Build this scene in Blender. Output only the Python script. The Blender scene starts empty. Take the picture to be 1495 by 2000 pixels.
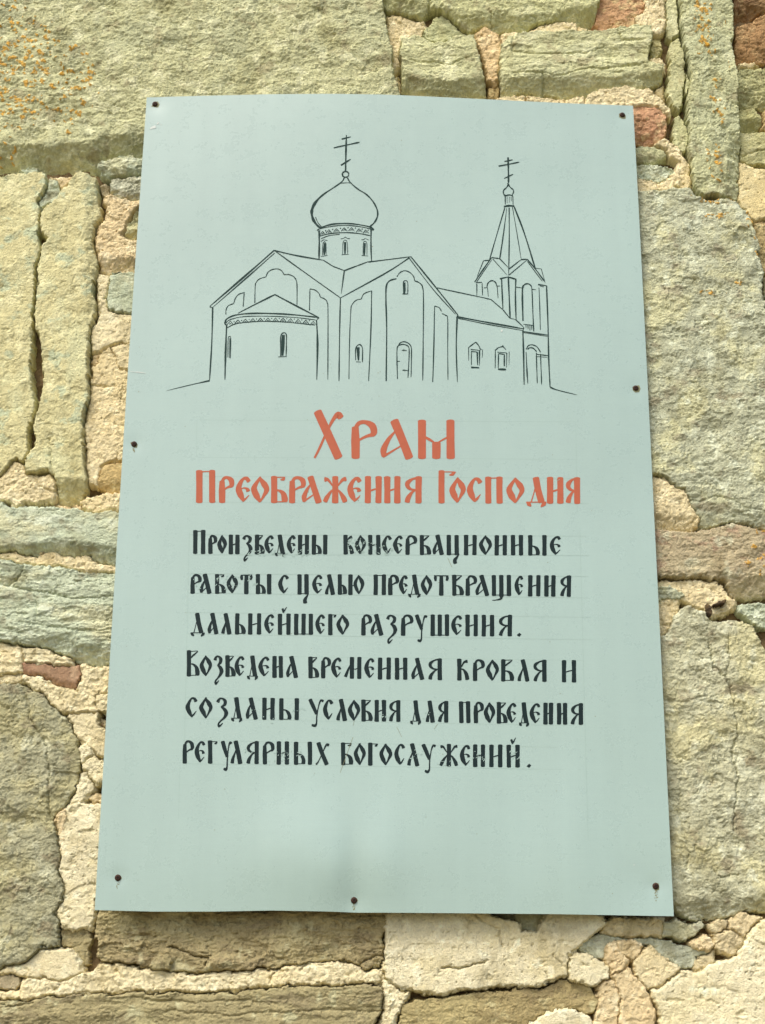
import bpy, math
import numpy as np

# ------------------------------------------------------------------ camera, world, sun, exposure
sc = bpy.context.scene
F = 3000.0                      # focal length in pixels of a 1495 x 2000 picture
TH = math.radians(17.9)         # the camera looks up at the wall
CAM = np.array([0.0, -2.5, 1.6])
cd = bpy.data.cameras.new('camera')
cd.sensor_fit = 'VERTICAL'
cd.sensor_height = 24.0
cd.lens = 24.0 * F / 2000.0
cd.clip_start = 0.05
cd.clip_end = 200.0
cam = bpy.data.objects.new('camera', cd)
sc.collection.objects.link(cam)
cam.location = CAM
cam.rotation_euler = (math.pi / 2 + TH, 0, 0)
sc.camera = cam

SUN_EL, SUN_AZ = math.radians(54), math.radians(214)   # azimuth clockwise from +Y
w = bpy.data.worlds.new('World')
sc.world = w
w.use_nodes = True
nt = w.node_tree
bg = nt.nodes['Background']
sky = nt.nodes.new('ShaderNodeTexSky')
sky.sky_type = 'NISHITA'
sky.sun_disc = False
sky.sun_elevation = SUN_EL
sky.sun_rotation = SUN_AZ
sky.air_density = 1.0
sky.dust_density = 4.0
sky.ozone_density = 0.6
nt.links.new(sky.outputs['Color'], bg.inputs['Color'])
bg.inputs['Strength'].default_value = 0.12
sl = bpy.data.lights.new('sun', 'SUN')
sl.energy = 1.2
sl.angle = math.radians(34)
sl.color = (1.0, 0.975, 0.93)
so = bpy.data.objects.new('sun', sl)
sc.collection.objects.link(so)
sd_ = np.array([math.sin(SUN_AZ) * math.cos(SUN_EL), math.cos(SUN_AZ) * math.cos(SUN_EL), math.sin(SUN_EL)])
from mathutils import Vector
so.rotation_euler = Vector(sd_).to_track_quat('Z', 'Y').to_euler()
so.location = (-1, -2, 5)
sc.view_settings.view_transform = 'Standard'
sc.view_settings.look = 'None'
sc.view_settings.gamma = 1.0
sc.view_settings.use_curve_mapping = False
sc.view_settings.exposure = 0.90

# ------------------------------------------------------------------ maths helpers
st, ct = math.sin(TH), math.cos(TH)

def plane_pt(px, py, Y=0.0):
    """pixel of the photograph -> point (x, z) on the vertical plane y = Y"""
    px = np.asarray(px, float); py = np.asarray(py, float)
    a = px - 747.5; b = 1000.0 - py
    dy = F * ct - b * st
    dz = F * st + b * ct
    k = (Y - CAM[1]) / dy
    return a * k + CAM[0], dz * k + CAM[2]

def lin(r, g, b, k=1.0):
    o = []
    for c in (r, g, b):
        c = c / 255.0
        c = c / 12.92 if c <= 0.04045 else ((c + 0.055) / 1.055) ** 2.4
        o.append(c * k)
    return tuple(o)

def hsh(ix, iy, s):
    h = (ix.astype(np.int64) * 374761393 + iy.astype(np.int64) * 668265263 + int(s) * 974634777) & 0xFFFFFFFF
    h = ((h ^ (h >> 13)) * 1274126177) & 0xFFFFFFFF
    h = ((h ^ (h >> 16)) * 2246822519) & 0xFFFFFFFF
    h = h ^ (h >> 15)
    return (h & 0xFFFFFF) / float(0x1000000)

def gn(x, y, s):
    """gradient noise, about -1..1"""
    xi = np.floor(x); yi = np.floor(y)
    fx = x - xi; fy = y - yi
    ux = fx * fx * fx * (fx * (fx * 6 - 15) + 10); uy = fy * fy * fy * (fy * (fy * 6 - 15) + 10)
    def g(i, j):
        a = hsh(xi + i, yi + j, s) * 2 * np.pi
        return np.cos(a) * (fx - i) + np.sin(a) * (fy - j)
    a = g(0, 0); b = g(1, 0); c = g(0, 1); d = g(1, 1)
    return 1.5 * ((a + (b - a) * ux) + ((c + (d - c) * ux) - (a + (b - a) * ux)) * uy)

def fbm(x, y, s, n=4, gain=0.5):
    o = 0; a = 1.0; f = 1.0; t = 0
    for i in range(n):
        o = o + a * gn(x * f + 17.3 * i, y * f - 9.1 * i, s + i * 7); t += a
        a *= gain; f *= 2.03
    return o / t

def cells(x, y, s, bias=0.0):
    """chipped faces: every cell of a Voronoi pattern is a small tilted plane; returns height, cell distance, cell random"""
    xi = np.floor(x); yi = np.floor(y)
    best = np.full(x.shape, 9.0); val = np.zeros(x.shape); rnd = np.zeros(x.shape)
    for i in (-1, 0, 1):
        for j in (-1, 0, 1):
            cx = xi + i; cy = yi + j
            dx = x - (cx + hsh(cx, cy, s)); dy = y - (cy + hsh(cx, cy, s + 1))
            d = dx * dx + dy * dy
            m = d < best
            v = (hsh(cx, cy, s + 2) - 0.5) * 1.2 + (hsh(cx, cy, s + 3) - 0.5) * 1.4 * dx + ((hsh(cx, cy, s + 4) - 0.5) * 1.2 - bias) * dy
            best = np.where(m, d, best); val = np.where(m, v, val); rnd = np.where(m, hsh(cx, cy, s + 5), rnd)
    return val, np.sqrt(best), rnd

def sstep(a, b, x):
    t = np.clip((x - a) / (b - a), 0, 1)
    return t * t * (3 - 2 * t)

def seg_dist(U, V, P, closed=True):
    """distance to the outline, and inside mask"""
    n = len(P)
    best = np.full(U.shape, 9.0); ins = np.zeros(U.shape, bool)
    for i in range(n if closed else n - 1):
        x0, y0 = P[i]; x1, y1 = P[(i + 1) % n]
        ex, ey = x1 - x0, y1 - y0
        L2 = ex * ex + ey * ey + 1e-12
        t = np.clip(((U - x0) * ex + (V - y0) * ey) / L2, 0, 1)
        d = np.hypot(U - x0 - t * ex, V - y0 - t * ey)
        best = np.minimum(best, d)
        if closed and y0 != y1:
            c = ((y0 > V) != (y1 > V)) & (U < ex * (V - y0) / (y1 - y0) + x0)
            ins ^= c
    return best, ins

def pts(flat, Y=0.0):
    a = np.array(flat, float).reshape(-1, 2)
    x, z = plane_pt(a[:, 0], a[:, 1], Y)
    return np.stack([x, z], 1)

# ------------------------------------------------------------------ materials
def new_mat(name):
    m = bpy.data.materials.new(name); m.use_nodes = True
    n = m.node_tree.nodes; l = m.node_tree.links
    return m, n, l, n['Principled BSDF']

def rock_mat(name, fine, pit, speck, bumpd, rough=0.92):
    m, n, l, b = new_mat(name)
    at = n.new('ShaderNodeAttribute'); at.attribute_name = 'Col'
    tc = n.new('ShaderNodeTexCoord')
    n1 = n.new('ShaderNodeTexNoise'); n1.inputs['Scale'].default_value = fine; n1.inputs['Detail'].default_value = 6; n1.inputs['Roughness'].default_value = 0.7
    n2 = n.new('ShaderNodeTexNoise'); n2.inputs['Scale'].default_value = fine * 0.22; n2.inputs['Detail'].default_value = 5; n2.inputs['Roughness'].default_value = 0.65
    vo = n.new('ShaderNodeTexVoronoi'); vo.inputs['Scale'].default_value = pit
    for q in (n1, n2, vo): l.new(tc.outputs['Object'], q.inputs['Vector'])
    r1 = n.new('ShaderNodeMapRange'); r1.inputs['From Min'].default_value = 0.3; r1.inputs['From Max'].default_value = 0.7
    r1.inputs['To Min'].default_value = 1 - speck; r1.inputs['To Max'].default_value = 1 + speck
    l.new(n1.outputs['Fac'], r1.inputs['Value'])
    r2 = n.new('ShaderNodeMapRange'); r2.inputs['From Min'].default_value = 0.3; r2.inputs['From Max'].default_value = 0.7
    r2.inputs['To Min'].default_value = 1 - speck * 0.7; r2.inputs['To Max'].default_value = 1 + speck * 0.7
    l.new(n2.outputs['Fac'], r2.inputs['Value'])
    mu = n.new('ShaderNodeMath'); mu.operation = 'MULTIPLY'
    l.new(r1.outputs['Result'], mu.inputs[0]); l.new(r2.outputs['Result'], mu.inputs[1])
    vm = n.new('ShaderNodeVectorMath'); vm.operation = 'SCALE'
    l.new(at.outputs['Color'], vm.inputs[0]); l.new(mu.outputs[0], vm.inputs['Scale'])
    l.new(vm.outputs[0], b.inputs['Base Color'])
    pr = n.new('ShaderNodeMapRange'); pr.inputs['From Min'].default_value = 0.0; pr.inputs['From Max'].default_value = 0.35
    l.new(vo.outputs['Distance'], pr.inputs['Value'])
    ad = n.new('ShaderNodeMath'); ad.operation = 'MULTIPLY_ADD'; ad.inputs[1].default_value = 0.25
    l.new(pr.outputs['Result'], ad.inputs[0]); l.new(n1.outputs['Fac'], ad.inputs[2])
    ad2 = n.new('ShaderNodeMath'); ad2.operation = 'MULTIPLY_ADD'; ad2.inputs[1].default_value = 0.6
    l.new(n2.outputs['Fac'], ad2.inputs[0]); l.new(ad.outputs[0], ad2.inputs[2])
    bp = n.new('ShaderNodeBump'); bp.inputs['Strength'].default_value = 0.9; bp.inputs['Distance'].default_value = bumpd
    l.new(ad2.outputs[0], bp.inputs['Height']); l.new(bp.outputs['Normal'], b.inputs['Normal'])
    b.inputs['Roughness'].default_value = rough
    b.inputs['Specular IOR Level'].default_value = 0.25
    return m

M_STONE = rock_mat('limestone', 300, 260, 0.17, 0.0026)
M_MORTAR = rock_mat('lime_mortar', 380, 330, 0.12, 0.0030)
M_BRICK = rock_mat('brick_clay', 380, 300, 0.14, 0.0016)

def flat_mat(name, col, rough=0.5, var=0.0, metal=0.0, scale=40):
    m, n, l, b = new_mat(name)
    b.inputs['Specular IOR Level'].default_value = 0.22; b.inputs['Roughness'].default_value = rough; b.inputs['Metallic'].default_value = metal
    b.inputs['Base Color'].default_value = (*col, 1)
    if var:
        tc = n.new('ShaderNodeTexCoord'); no = n.new('ShaderNodeTexNoise')
        no.inputs['Scale'].default_value = scale; no.inputs['Detail'].default_value = 6
        l.new(tc.outputs['Object'], no.inputs['Vector'])
        cr = n.new('ShaderNodeMix'); cr.data_type = 'RGBA'
        cr.inputs['A'].default_value = (*[c * (1 - var) for c in col], 1)
        cr.inputs['B'].default_value = (*[min(1, c * (1 + var)) for c in col], 1)
        l.new(no.outputs['Fac'], cr.inputs['Factor']); l.new(cr.outputs['Result'], b.inputs['Base Color'])
    return m

SIGN_COL = lin(173, 198, 186, 0.81)
def sign_mat():
    m, n, l, b = new_mat('pale_green_enamel')
    tc = n.new('ShaderNodeTexCoord')
    a = n.new('ShaderNodeTexNoise'); a.inputs['Scale'].default_value = 2.2; a.inputs['Detail'].default_value = 4
    c = n.new('ShaderNodeTexNoise'); c.inputs['Scale'].default_value = 700; c.inputs['Detail'].default_value = 2
    mp = n.new('ShaderNodeMapping'); mp.inputs['Scale'].default_value = (2.0, 1.0, 90.0)
    d = n.new('ShaderNodeTexNoise'); d.inputs['Scale'].default_value = 6; d.inputs['Detail'].default_value = 4
    e = n.new('ShaderNodeTexNoise'); e.inputs['Scale'].default_value = 24; e.inputs['Detail'].default_value = 8; e.inputs['Roughness'].default_value = 0.75
    l.new(tc.outputs['Object'], a.inputs['Vector']); l.new(tc.outputs['Object'], c.inputs['Vector'])
    l.new(tc.outputs['Object'], mp.inputs['Vector']); l.new(mp.outputs['Vector'], d.inputs['Vector']); l.new(tc.outputs['Object'], e.inputs['Vector'])
    mp2 = n.new('ShaderNodeMapping'); mp2.inputs['Scale'].default_value = (34.0, 1.0, 1.3)
    e2 = n.new('ShaderNodeTexNoise'); e2.inputs['Scale'].default_value = 1.0; e2.inputs['Detail'].default_value = 7; e2.inputs['Roughness'].default_value = 0.6
    l.new(tc.outputs['Object'], mp2.inputs['Vector']); l.new(mp2.outputs['Vector'], e2.inputs['Vector'])
    def ranged(src, lo, hi):
        r = n.new('ShaderNodeMapRange'); r.inputs['From Min'].default_value = 0.3; r.inputs['From Max'].default_value = 0.7
        r.inputs['To Min'].default_value = lo; r.inputs['To Max'].default_value = hi
        l.new(src.outputs['Fac'], r.inputs['Value']); return r.outputs['Result']
    def mul(p, q):
        k = n.new('ShaderNodeMath'); k.operation = 'MULTIPLY'; l.new(p, k.inputs[0]); l.new(q, k.inputs[1]); return k.outputs[0]
    f = mul(mul(ranged(a, 0.96, 1.035), ranged(c, 0.965, 1.035)), mul(ranged(d, 0.985, 1.015), mul(ranged(e2, 0.978, 1.022), ranged(e, 0.985, 1.012))))
    vm = n.new('ShaderNodeVectorMath'); vm.operation = 'SCALE'; vm.inputs[0].default_value = SIGN_COL
    l.new(f, vm.inputs['Scale']); l.new(vm.outputs[0], b.inputs['Base Color'])
    l.new(ranged(e, 0.24, 0.34), b.inputs['Roughness'])
    b.inputs['Specular IOR Level'].default_value = 0.9
    bp = n.new('ShaderNodeBump'); bp.inputs['Strength'].default_value = 0.12; bp.inputs['Distance'].default_value = 0.0006
    l.new(c.outputs['Fac'], bp.inputs['Height']); l.new(bp.outputs['Normal'], b.inputs['Normal'])
    return m
M_SIGN = sign_mat()
M_EDGE = flat_mat('bare_sheet_edge', lin(150, 160, 120, 0.7), 0.6)
M_BLACK = flat_mat('dark_green_black_paint', lin(24, 50, 50, 0.5), 0.6, 0.25, scale=60)
M_LINE = flat_mat('dark_green_brush_line', lin(30, 70, 62, 0.5), 0.6, 0.3, scale=50)
M_RED = flat_mat('faded_red_paint', lin(204, 110, 78, 0.70), 0.55, 0.12, scale=70)
M_PENCIL = flat_mat('faint_pencil', lin(171, 196, 184, 0.80), 0.6)
M_CHIP = flat_mat('white_chip', lin(225, 232, 222, 0.8), 0.5)
M_SCRATCH = flat_mat('sign_tone_scratch', SIGN_COL, 0.5)
M_SCREW = flat_mat('rusted_screw', lin(74, 52, 40, 0.8), 0.6, 0.4, 0.3, 300)
M_RECESS_SHADE = flat_mat('screw_recess', lin(30, 22, 18, 0.8), 0.8)
M_RUST = flat_mat('rust_stain', lin(150, 150, 112, 0.7), 0.6)

# ------------------------------------------------------------------ objects
col = sc.collection
def link(name, me, mat, parent=None):
    if mat is not None: me.materials.append(mat)
    o = bpy.data.objects.new(name, me); col.objects.link(o)
    if parent is not None: o.parent = parent
    return o

def mesh_np(name, co, quads, smooth=True):
    me = bpy.data.meshes.new(name)
    nq = len(quads)
    me.vertices.add(len(co)); me.vertices.foreach_set('co', np.ascontiguousarray(co, dtype=np.float32).ravel())
    me.loops.add(nq * 4); me.loops.foreach_set('vertex_index', np.ascontiguousarray(quads, dtype=np.int32).ravel())
    me.polygons.add(nq); me.polygons.foreach_set('loop_start', np.arange(nq, dtype=np.int32) * 4)
    if smooth: me.polygons.foreach_set('use_smooth', np.ones(nq, dtype=bool))
    me.update(calc_edges=True)
    return me

wall = bpy.data.objects.new('stone_wall', None); col.objects.link(wall)
wall['label'] = 'old rubble wall of pale limestone blocks and crumbling cream mortar behind the painted sign'
wall['category'] = 'wall'

# ------------------------------------------------------------------ the wall pieces
G = 0.00135
def warp(U, V):
    wu = 0.0050 * fbm(U / 0.045, V / 0.045, 11, 3) + 0.0022 * fbm(U / 0.011, V / 0.011, 31, 3, 0.6)
    wv = 0.0050 * fbm(U / 0.045, V / 0.045, 51, 3) + 0.0022 * fbm(U / 0.011, V / 0.011, 71, 3, 0.6)
    c1, _, r1 = cells(U / 0.016, V / 0.014, 401); c2, _, r2 = cells(U / 0.016, V / 0.014, 402)
    wu = wu + 0.0024 * c1 + 0.0015 * gn(U / 0.0045, V / 0.0045, 95); wv = wv + 0.0024 * c2 + 0.0015 * gn(U / 0.0045, V / 0.0045, 96)
    return wu, wv

def palette(U, V, cols, seed, sx, sy):
    a = fbm(U / (0.11 * sx), V / (0.11 * sy), seed, 4, 0.6)
    b = fbm(U / (0.035 * sx), V / (0.035 * sy), seed + 90, 4, 0.65)
    c = fbm(U / 0.012, V / 0.012, seed + 180, 3, 0.6)
    cols = [np.array(lin(*q)) * (1.08, 1.11, 0.99) for q in cols]
    cols = [(q * 0.92 + 0.08 * q.mean()) * 1.05 for q in cols]
    o = cols[0][None, None, :] * np.ones(U.shape + (1,))
    def mix(o, k, m): return o * (1 - m[..., None]) + cols[k][None, None, :] * m[..., None]
    if len(cols) > 1: o = mix(o, 1, sstep(-0.05, 0.30, a + 0.35 * b) * 0.9)
    if len(cols) > 2: o = mix(o, 2, sstep(0.08, 0.38, b - 0.3 * a + 0.25 * c) * 0.85)
    if len(cols) > 3: o = mix(o, 3, sstep(0.15, 0.42, fbm(U / 0.05, V / 0.04, seed + 270, 4, 0.6) + 0.2 * c) * 0.9)
    f = fbm(U / 0.0042, V / 0.0036, seed + 360, 3, 0.7)
    o = o * (1 + 0.12 * c + 0.12 * b + 0.14 * a + 0.14 * f)[..., None]
    st_ = sstep(0.12, 0.45, fbm(U / 0.07, V / 0.16, seed + 500, 5, 0.6))[..., None]
    o = o * (1 - st_ * np.array([0.20, 0.22, 0.28])[None, None, :])
    return np.clip(o, 0.01, 0.95)

PAL = {  # colours the stones themselves have
    'olive': [(188, 185, 144), (174, 173, 138), (206, 202, 166), (158, 150, 116)],
    'yellow': [(200, 190, 144), (194, 190, 150), (212, 203, 160), (178, 184, 154)],
    'grey': [(178, 176, 154), (188, 182, 148), (200, 200, 182), (152, 143, 122)],
    'greygreen': [(182, 188, 164), (190, 186, 152), (202, 206, 186), (152, 150, 126)],
    'brown': [(146, 134, 104), (160, 150, 118), (128, 116, 92), (172, 166, 138)],
    'tan': [(184, 158, 108), (168, 140, 96), (200, 180, 132)],
    'pink': [(196, 152, 116), (184, 136, 104), (210, 182, 138)],
    'mauve': [(174, 158, 128), (188, 174, 142), (158, 130, 108), (194, 188, 162)],
    'rust': [(164, 126, 84), (146, 106, 72), (186, 152, 108)],
    'brick': [(158, 124, 98), (146, 110, 88), (172, 142, 114)],
    'mortar': [(224, 205, 164), (214, 193, 148), (234, 218, 182)],
    'mortarlight': [(228, 212, 174), (219, 200, 158), (238, 225, 192)],
    'plaster': [(226, 213, 180), (216, 201, 162), (236, 226, 198)],
    'mortarpink': [(220, 196, 154), (210, 184, 142), (232, 214, 178)],
    'dark': [(84, 64, 44), (60, 48, 36), (110, 90, 60)],
}
LICHEN = []   # (px, py, rx, ry, density)

def build_piece(name, flat, pal='olive', h=0.0, w=(0.006, 0.014, 0.004), amp=1.0, ax=1.0, az=1.0, mat=None, seed=None,
                facets=(), cracks=(), inset=0.0010, depth=0.045, kind='stone', tilt=(0, 0), bias=0.5, lichen=(), tint=None, g=None, crackw=0.0016):
    """w = (side, bottom, top) widths of the worn edge in metres; h = how proud the face stands (m)"""
    g = g or G
    P = pts(flat)
    if seed is None: seed = int(abs(flat[0] * 3 + flat[1] * 7 + flat[2] * 5)) % 5000 + 100
    x0, z0 = P.min(0) - 0.012; x1, z1 = P.max(0) + 0.012
    i0, i1 = math.floor(x0 / g), math.ceil(x1 / g); j0, j1 = math.floor(z0 / g), math.ceil(z1 / g)
    U, V = np.meshgrid(np.arange(i0, i1 + 1) * g, np.arange(j0, j1 + 1) * g)
    wu, wv = warp(U, V)
    Uw, Vw = U + wu, V + wv
    # outline distance, each side with its own worn width
    area = 0.5 * np.sum(P[:, 0] * np.roll(P[:, 1], -1) - np.roll(P[:, 0], -1) * P[:, 1])
    sgn = 1 if area > 0 else -1
    best = np.full(U.shape, 9.0); tt = np.full(U.shape, 99.0); ins = np.zeros(U.shape, bool)
    ws, wb, wt = [q * (0.32 if kind == 'stone' else 0.38) for q in w]
    n = len(P)
    for i in range(n):
        ax_, ay_ = P[i]; bx_, by_ = P[(i + 1) % n]
        ex, ey = bx_ - ax_, by_ - ay_
        L = math.hypot(ex, ey) + 1e-9
        nz = -ex / L * sgn
        wd = ws + (wb - ws) * max(0, -nz) ** 2 + (wt - ws) * max(0, nz) ** 2
        t = np.clip(((Uw - ax_) * ex + (Vw - ay_) * ey) / (L * L), 0, 1)
        d = np.hypot(Uw - ax_ - t * ex, Vw - ay_ - t * ey)
        best = np.minimum(best, d); tt = np.minimum(tt, d / wd)
        if ay_ != by_:
            ins ^= ((ay_ > Vw) != (by_ > Vw)) & (Uw < ex * (Vw - ay_) / (by_ - ay_) + ax_)
    sd = np.where(ins, best, -best) - inset
    if kind == 'stone': sd = sd - 0.0009 * gn(U / 0.02, V / 0.02, seed + 1)
    else: sd = sd + 0.0006 + 0.0030 * fbm(U / 0.012, V / 0.012, seed + 1, 4, 0.7)
    tt = tt / (0.75 + 0.5 * gn(U / 0.018, V / 0.018, seed + 2))
    t = np.clip(np.where(ins, tt, 0), 0, 1)
    H = h + 0 * U
    rim = (0.0045 if kind == 'stone' else 0.0035) + 0.45 * max(ws, wb * 0.8)
    H = H - rim * (1 - np.sqrt(np.clip(1 - (1 - t) ** 2, 0, 1)))
    # chipped surface
    if kind == 'stone':
        amp = amp * (0.72, 1.0, 0.85, 1.15)[seed % 4]
        W1 = 0.35 * fbm(U / 0.03, V / 0.03, seed + 5, 3); W2 = 0.35 * fbm(U / 0.03, V / 0.03, seed + 6, 3)
        c1, d1, _ = cells(U / (0.060 * ax) + W1, V / (0.050 * az) + W2, seed, bias)
        c2, d2, _ = cells(U / (0.023 * ax) + W1 * 1.5, V / (0.016 * az) + W2 * 1.5, seed + 20, bias)
        c3, d3, _ = cells(U / (0.0095 * ax) + W1 * 2, V / (0.0065 * az) + W2 * 2, seed + 40, bias)
        m2 = 0.35 + 0.65 * sstep(-0.25, 0.35, fbm(U / 0.07, V / 0.07, seed + 60, 2))
        m3 = 0.3 + 0.7 * sstep(-0.2, 0.3, fbm(U / 0.04, V / 0.04, seed + 61, 3))
        H = H + amp * (0.0018 * c1 * (0.4 + 0.6 * m2) + 0.0011 * c2 * m2 + 0.0006 * c3 * m3)
        H = H + amp * (0.0045 * fbm(U / (0.10 * ax), V / (0.09 * az), seed + 3, 5, 0.55) + 0.0015 * fbm(U / 0.014, V / 0.011, seed + 4, 4, 0.8))
        H = H + amp * 0.00045 * (hsh(np.round(U / g), np.round(V / g), seed) - 0.5)
        q = 2.2 * fbm(U / (0.075 * ax), V / (0.050 * az), seed + 15, 6, 0.62)
        fq = q * 3 - np.floor(q * 3)
        H = H + amp * 0.0021 * (np.floor(q * 3) + sstep(0.86, 1.0, fq)) * (0.35 + 0.65 * m3)
        r = 1 - np.abs(fbm(U / (0.022 * ax), V / (0.018 * az), seed + 12, 4, 0.6))
        H = H - amp * 0.0016 * sstep(0.93, 1.0, r) * m3
        H = H - amp * 0.0022 * sstep(0.25, 0.5, fbm(U / 0.008, V / 0.007, seed + 9, 3, 0.6))
        gr = hsh(np.array([seed]), np.array([7]), 5)[0]
        H = H + amp * (gr - 0.35) * 0.0016 * fbm(U / 0.006, V / 0.005, seed + 44, 3, 0.8)
    elif kind == 'mortar':
        W1 = 0.5 * fbm(U / 0.02, V / 0.02, seed + 5, 3); W2 = 0.5 * fbm(U / 0.02, V / 0.02, seed + 6, 3)
        c2, d2, _ = cells(U / 0.022 + W1, V / 0.018 + W2, seed + 20, bias * 0.8)
        c3, d3, _ = cells(U / 0.0080 + W1 * 2, V / 0.0070 + W2 * 2, seed + 40, bias * 0.8)
        lump = 0.5 - d2 ** 2
        mm = 0.4 + 0.6 * sstep(-0.2, 0.3, fbm(U / 0.03, V / 0.03, seed + 62, 2))
        H = H + amp * (0.0018 * c2 * mm + 0.0026 * lump * mm + 0.0022 * (0.45 - d3) + 0.0008 * c3)
        H = H + amp * (0.0040 * fbm(U / 0.05, V / 0.05, seed + 3, 5, 0.6) + 0.0019 * fbm(U / 0.008, V / 0.008, seed + 4, 4, 0.8) + 0.0006 * (hsh(np.round(U / g), np.round(V / g), seed) - 0.5))
        H = H - amp * 0.0030 * sstep(0.28, 0.48, fbm(U / 0.008, V / 0.007, seed + 9, 3, 0.6))
    else:   # plaster: flatter skin with pits
        c2, d2, _ = cells(U / 0.05 + 0.4 * fbm(U / 0.03, V / 0.03, seed, 3), V / 0.045, seed + 20, bias * 0.5)
        H = H + amp * (0.0012 * c2 + 0.0035 * fbm(U / 0.09, V / 0.08, seed + 3, 4, 0.5) + 0.0012 * fbm(U / 0.012, V / 0.011, seed + 8, 4, 0.65) + 0.0006 * fbm(U / 0.005, V / 0.005, seed + 4, 3, 0.7) + 0.0004 * (hsh(np.round(U / g), np.round(V / g), seed) - 0.5))
        H = H - amp * 0.0030 * sstep(0.36, 0.5, fbm(U / 0.007, V / 0.006, seed + 9, 3, 0.6)) - 0.003 * sstep(0.25, 0.5, fbm(U / 0.03, V / 0.02, seed + 10, 4, 0.6))
    cu, cv = P.mean(0)
    H = H + tilt[0] * (U - cu) + tilt[1] * (V - cv)
    for fc in facets:      # broken faces: below a break line ('H'), or on the left hand of the line a -> b, the stone falls away
        if fc[0] == 'H':
            slope = fc[1]; q = pts(fc[2:]); q = q[np.argsort(q[:, 0])]
            d = np.interp(Uw, q[:, 0], q[:, 1]) - Vw
        else:
            slope = fc[4]; d = np.full(U.shape, 9.0)
            for k in range(0, len(fc), 5):
                (ax_, ay_), (bx_, by_) = pts(fc[k:k + 4])
                L = math.hypot(bx_ - ax_, by_ - ay_)
                d = np.minimum(d, -((Uw - ax_) * (by_ - ay_) - (Vw - ay_) * (bx_ - ax_)) / L)
        d = d + 0.004 * fbm(U / 0.03, V / 0.03, seed + 77, 4, 0.6)
        H = H - slope * np.where(d > 0.004, d, np.where(d > -0.004, (d + 0.004) ** 2 / 0.016, 0))
    for cr in cracks:
        dep, pl = cr[0], cr[1:]
        d, _ = seg_dist(U + wu * 0.8 + 0.0012 * gn(U / 0.006, V / 0.006, 5), V + wv * 0.8, pts(pl), False)
        cwid = crackw * (0.8 + 0.5 * gn(U / 0.03, V / 0.03, 8))
        H = H - dep * np.exp(-(d / np.maximum(cwid, 0.0006)) ** 2) - dep * 0.15 * np.exp(-(d / (cwid * 4)) ** 2)
    out = np.clip(-sd / 0.0042, 0, 1)
    H = np.where(sd < 0, H - (H + depth) * (out * out * (3 - 2 * out)) , H)
    keep = sd > -0.0055
    C = palette(U, V, PAL[pal], seed + 300, ax, az)
    if tint is not None: C = np.clip(C * np.array(tint)[None, None, :], 0, 0.95)
    for lx, ly, rx, ry, dens in lichen:
        (a0, b0), (a1, b1) = pts([lx, ly, lx + rx, ly + ry])
        rr = ((U - a0) / (a1 - a0)) ** 2 + ((V - b0) / (b1 - b0)) ** 2 + 0.5 * fbm(U / 0.02, V / 0.02, seed + 400, 2)
        mask = np.clip(1.15 - rr, 0, 1)
        wx = 0.5 * fbm(U / 0.008, V / 0.008, seed + 410, 2); 
        _, dd, rn = cells(U / 0.0085 + wx, V / 0.0085 - wx, seed + 420)
        sp = (rn < dens * mask) & (dd < 0.20 + 0.35 * rn / max(dens, 0.01))
        _, dd2, rn2 = cells(U / 0.018 + wx, V / 0.016 - wx, seed + 440)
        sp |= (rn2 < dens * 0.5 * mask) & (dd2 < 0.28)
        k = (sp * 0.85)[..., None]
        oc = np.array(lin(206, 156, 54)) * (0.8 + 0.4 * hsh(np.floor(U / 0.006), np.floor(V / 0.006), 3))[..., None]
        H = H + 0.0013 * sp
        C = C * (1 - k) + oc * k
    # faces
    kf = keep[:-1, :-1] & keep[1:, :-1] & keep[:-1, 1:] & keep[1:, 1:]
    used = np.zeros(keep.shape, bool)
    used[:-1, :-1] |= kf; used[1:, :-1] |= kf; used[:-1, 1:] |= kf; used[1:, 1:] |= kf
    idx = -np.ones(keep.shape, np.int64); nu = used.sum(); idx[used] = np.arange(nu)
    a = idx[:-1, :-1][kf]; b = idx[:-1, 1:][kf]; c = idx[1:, 1:][kf]; d = idx[1:, :-1][kf]
    # small sideways shift so that the sides are not plumb
    lat = 0.0016 * fbm(U / 0.007, V / 0.007, seed + 13, 2) * (g == G)
    co = np.stack([(U + lat)[used], -H[used], (V + lat * 0.6)[used]], 1)
    # a local origin on the stone itself
    org = np.array([cu, 0.0, cv])
    me = mesh_np(name, co - org, np.stack([a, b, c, d], 1), g != G)
    ca = me.attributes.new('Col', 'FLOAT_COLOR', 'POINT')
    buf = np.ones((nu, 4), np.float32); buf[:, :3] = C[used]; ca.data.foreach_set('color', buf.ravel())
    o = link(name, me, mat or {'stone': M_STONE, 'mortar': M_MORTAR, 'plaster': M_MORTAR}[kind], wall)
    o.location = org
    return o

def stone(flat, pal='olive', **k): return build_piece('stone', flat, pal, **k)
def mortar(flat, pal='mortar', **k):
    k.setdefault('h', -0.009); k.setdefault('w', (0.009, 0.010, 0.007)); k.setdefault('inset', -0.0006)
    k.setdefault('depth', 0.035)
    return build_piece('mortar', flat, pal, kind=k.pop('kind', 'mortar'), **k)

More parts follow.
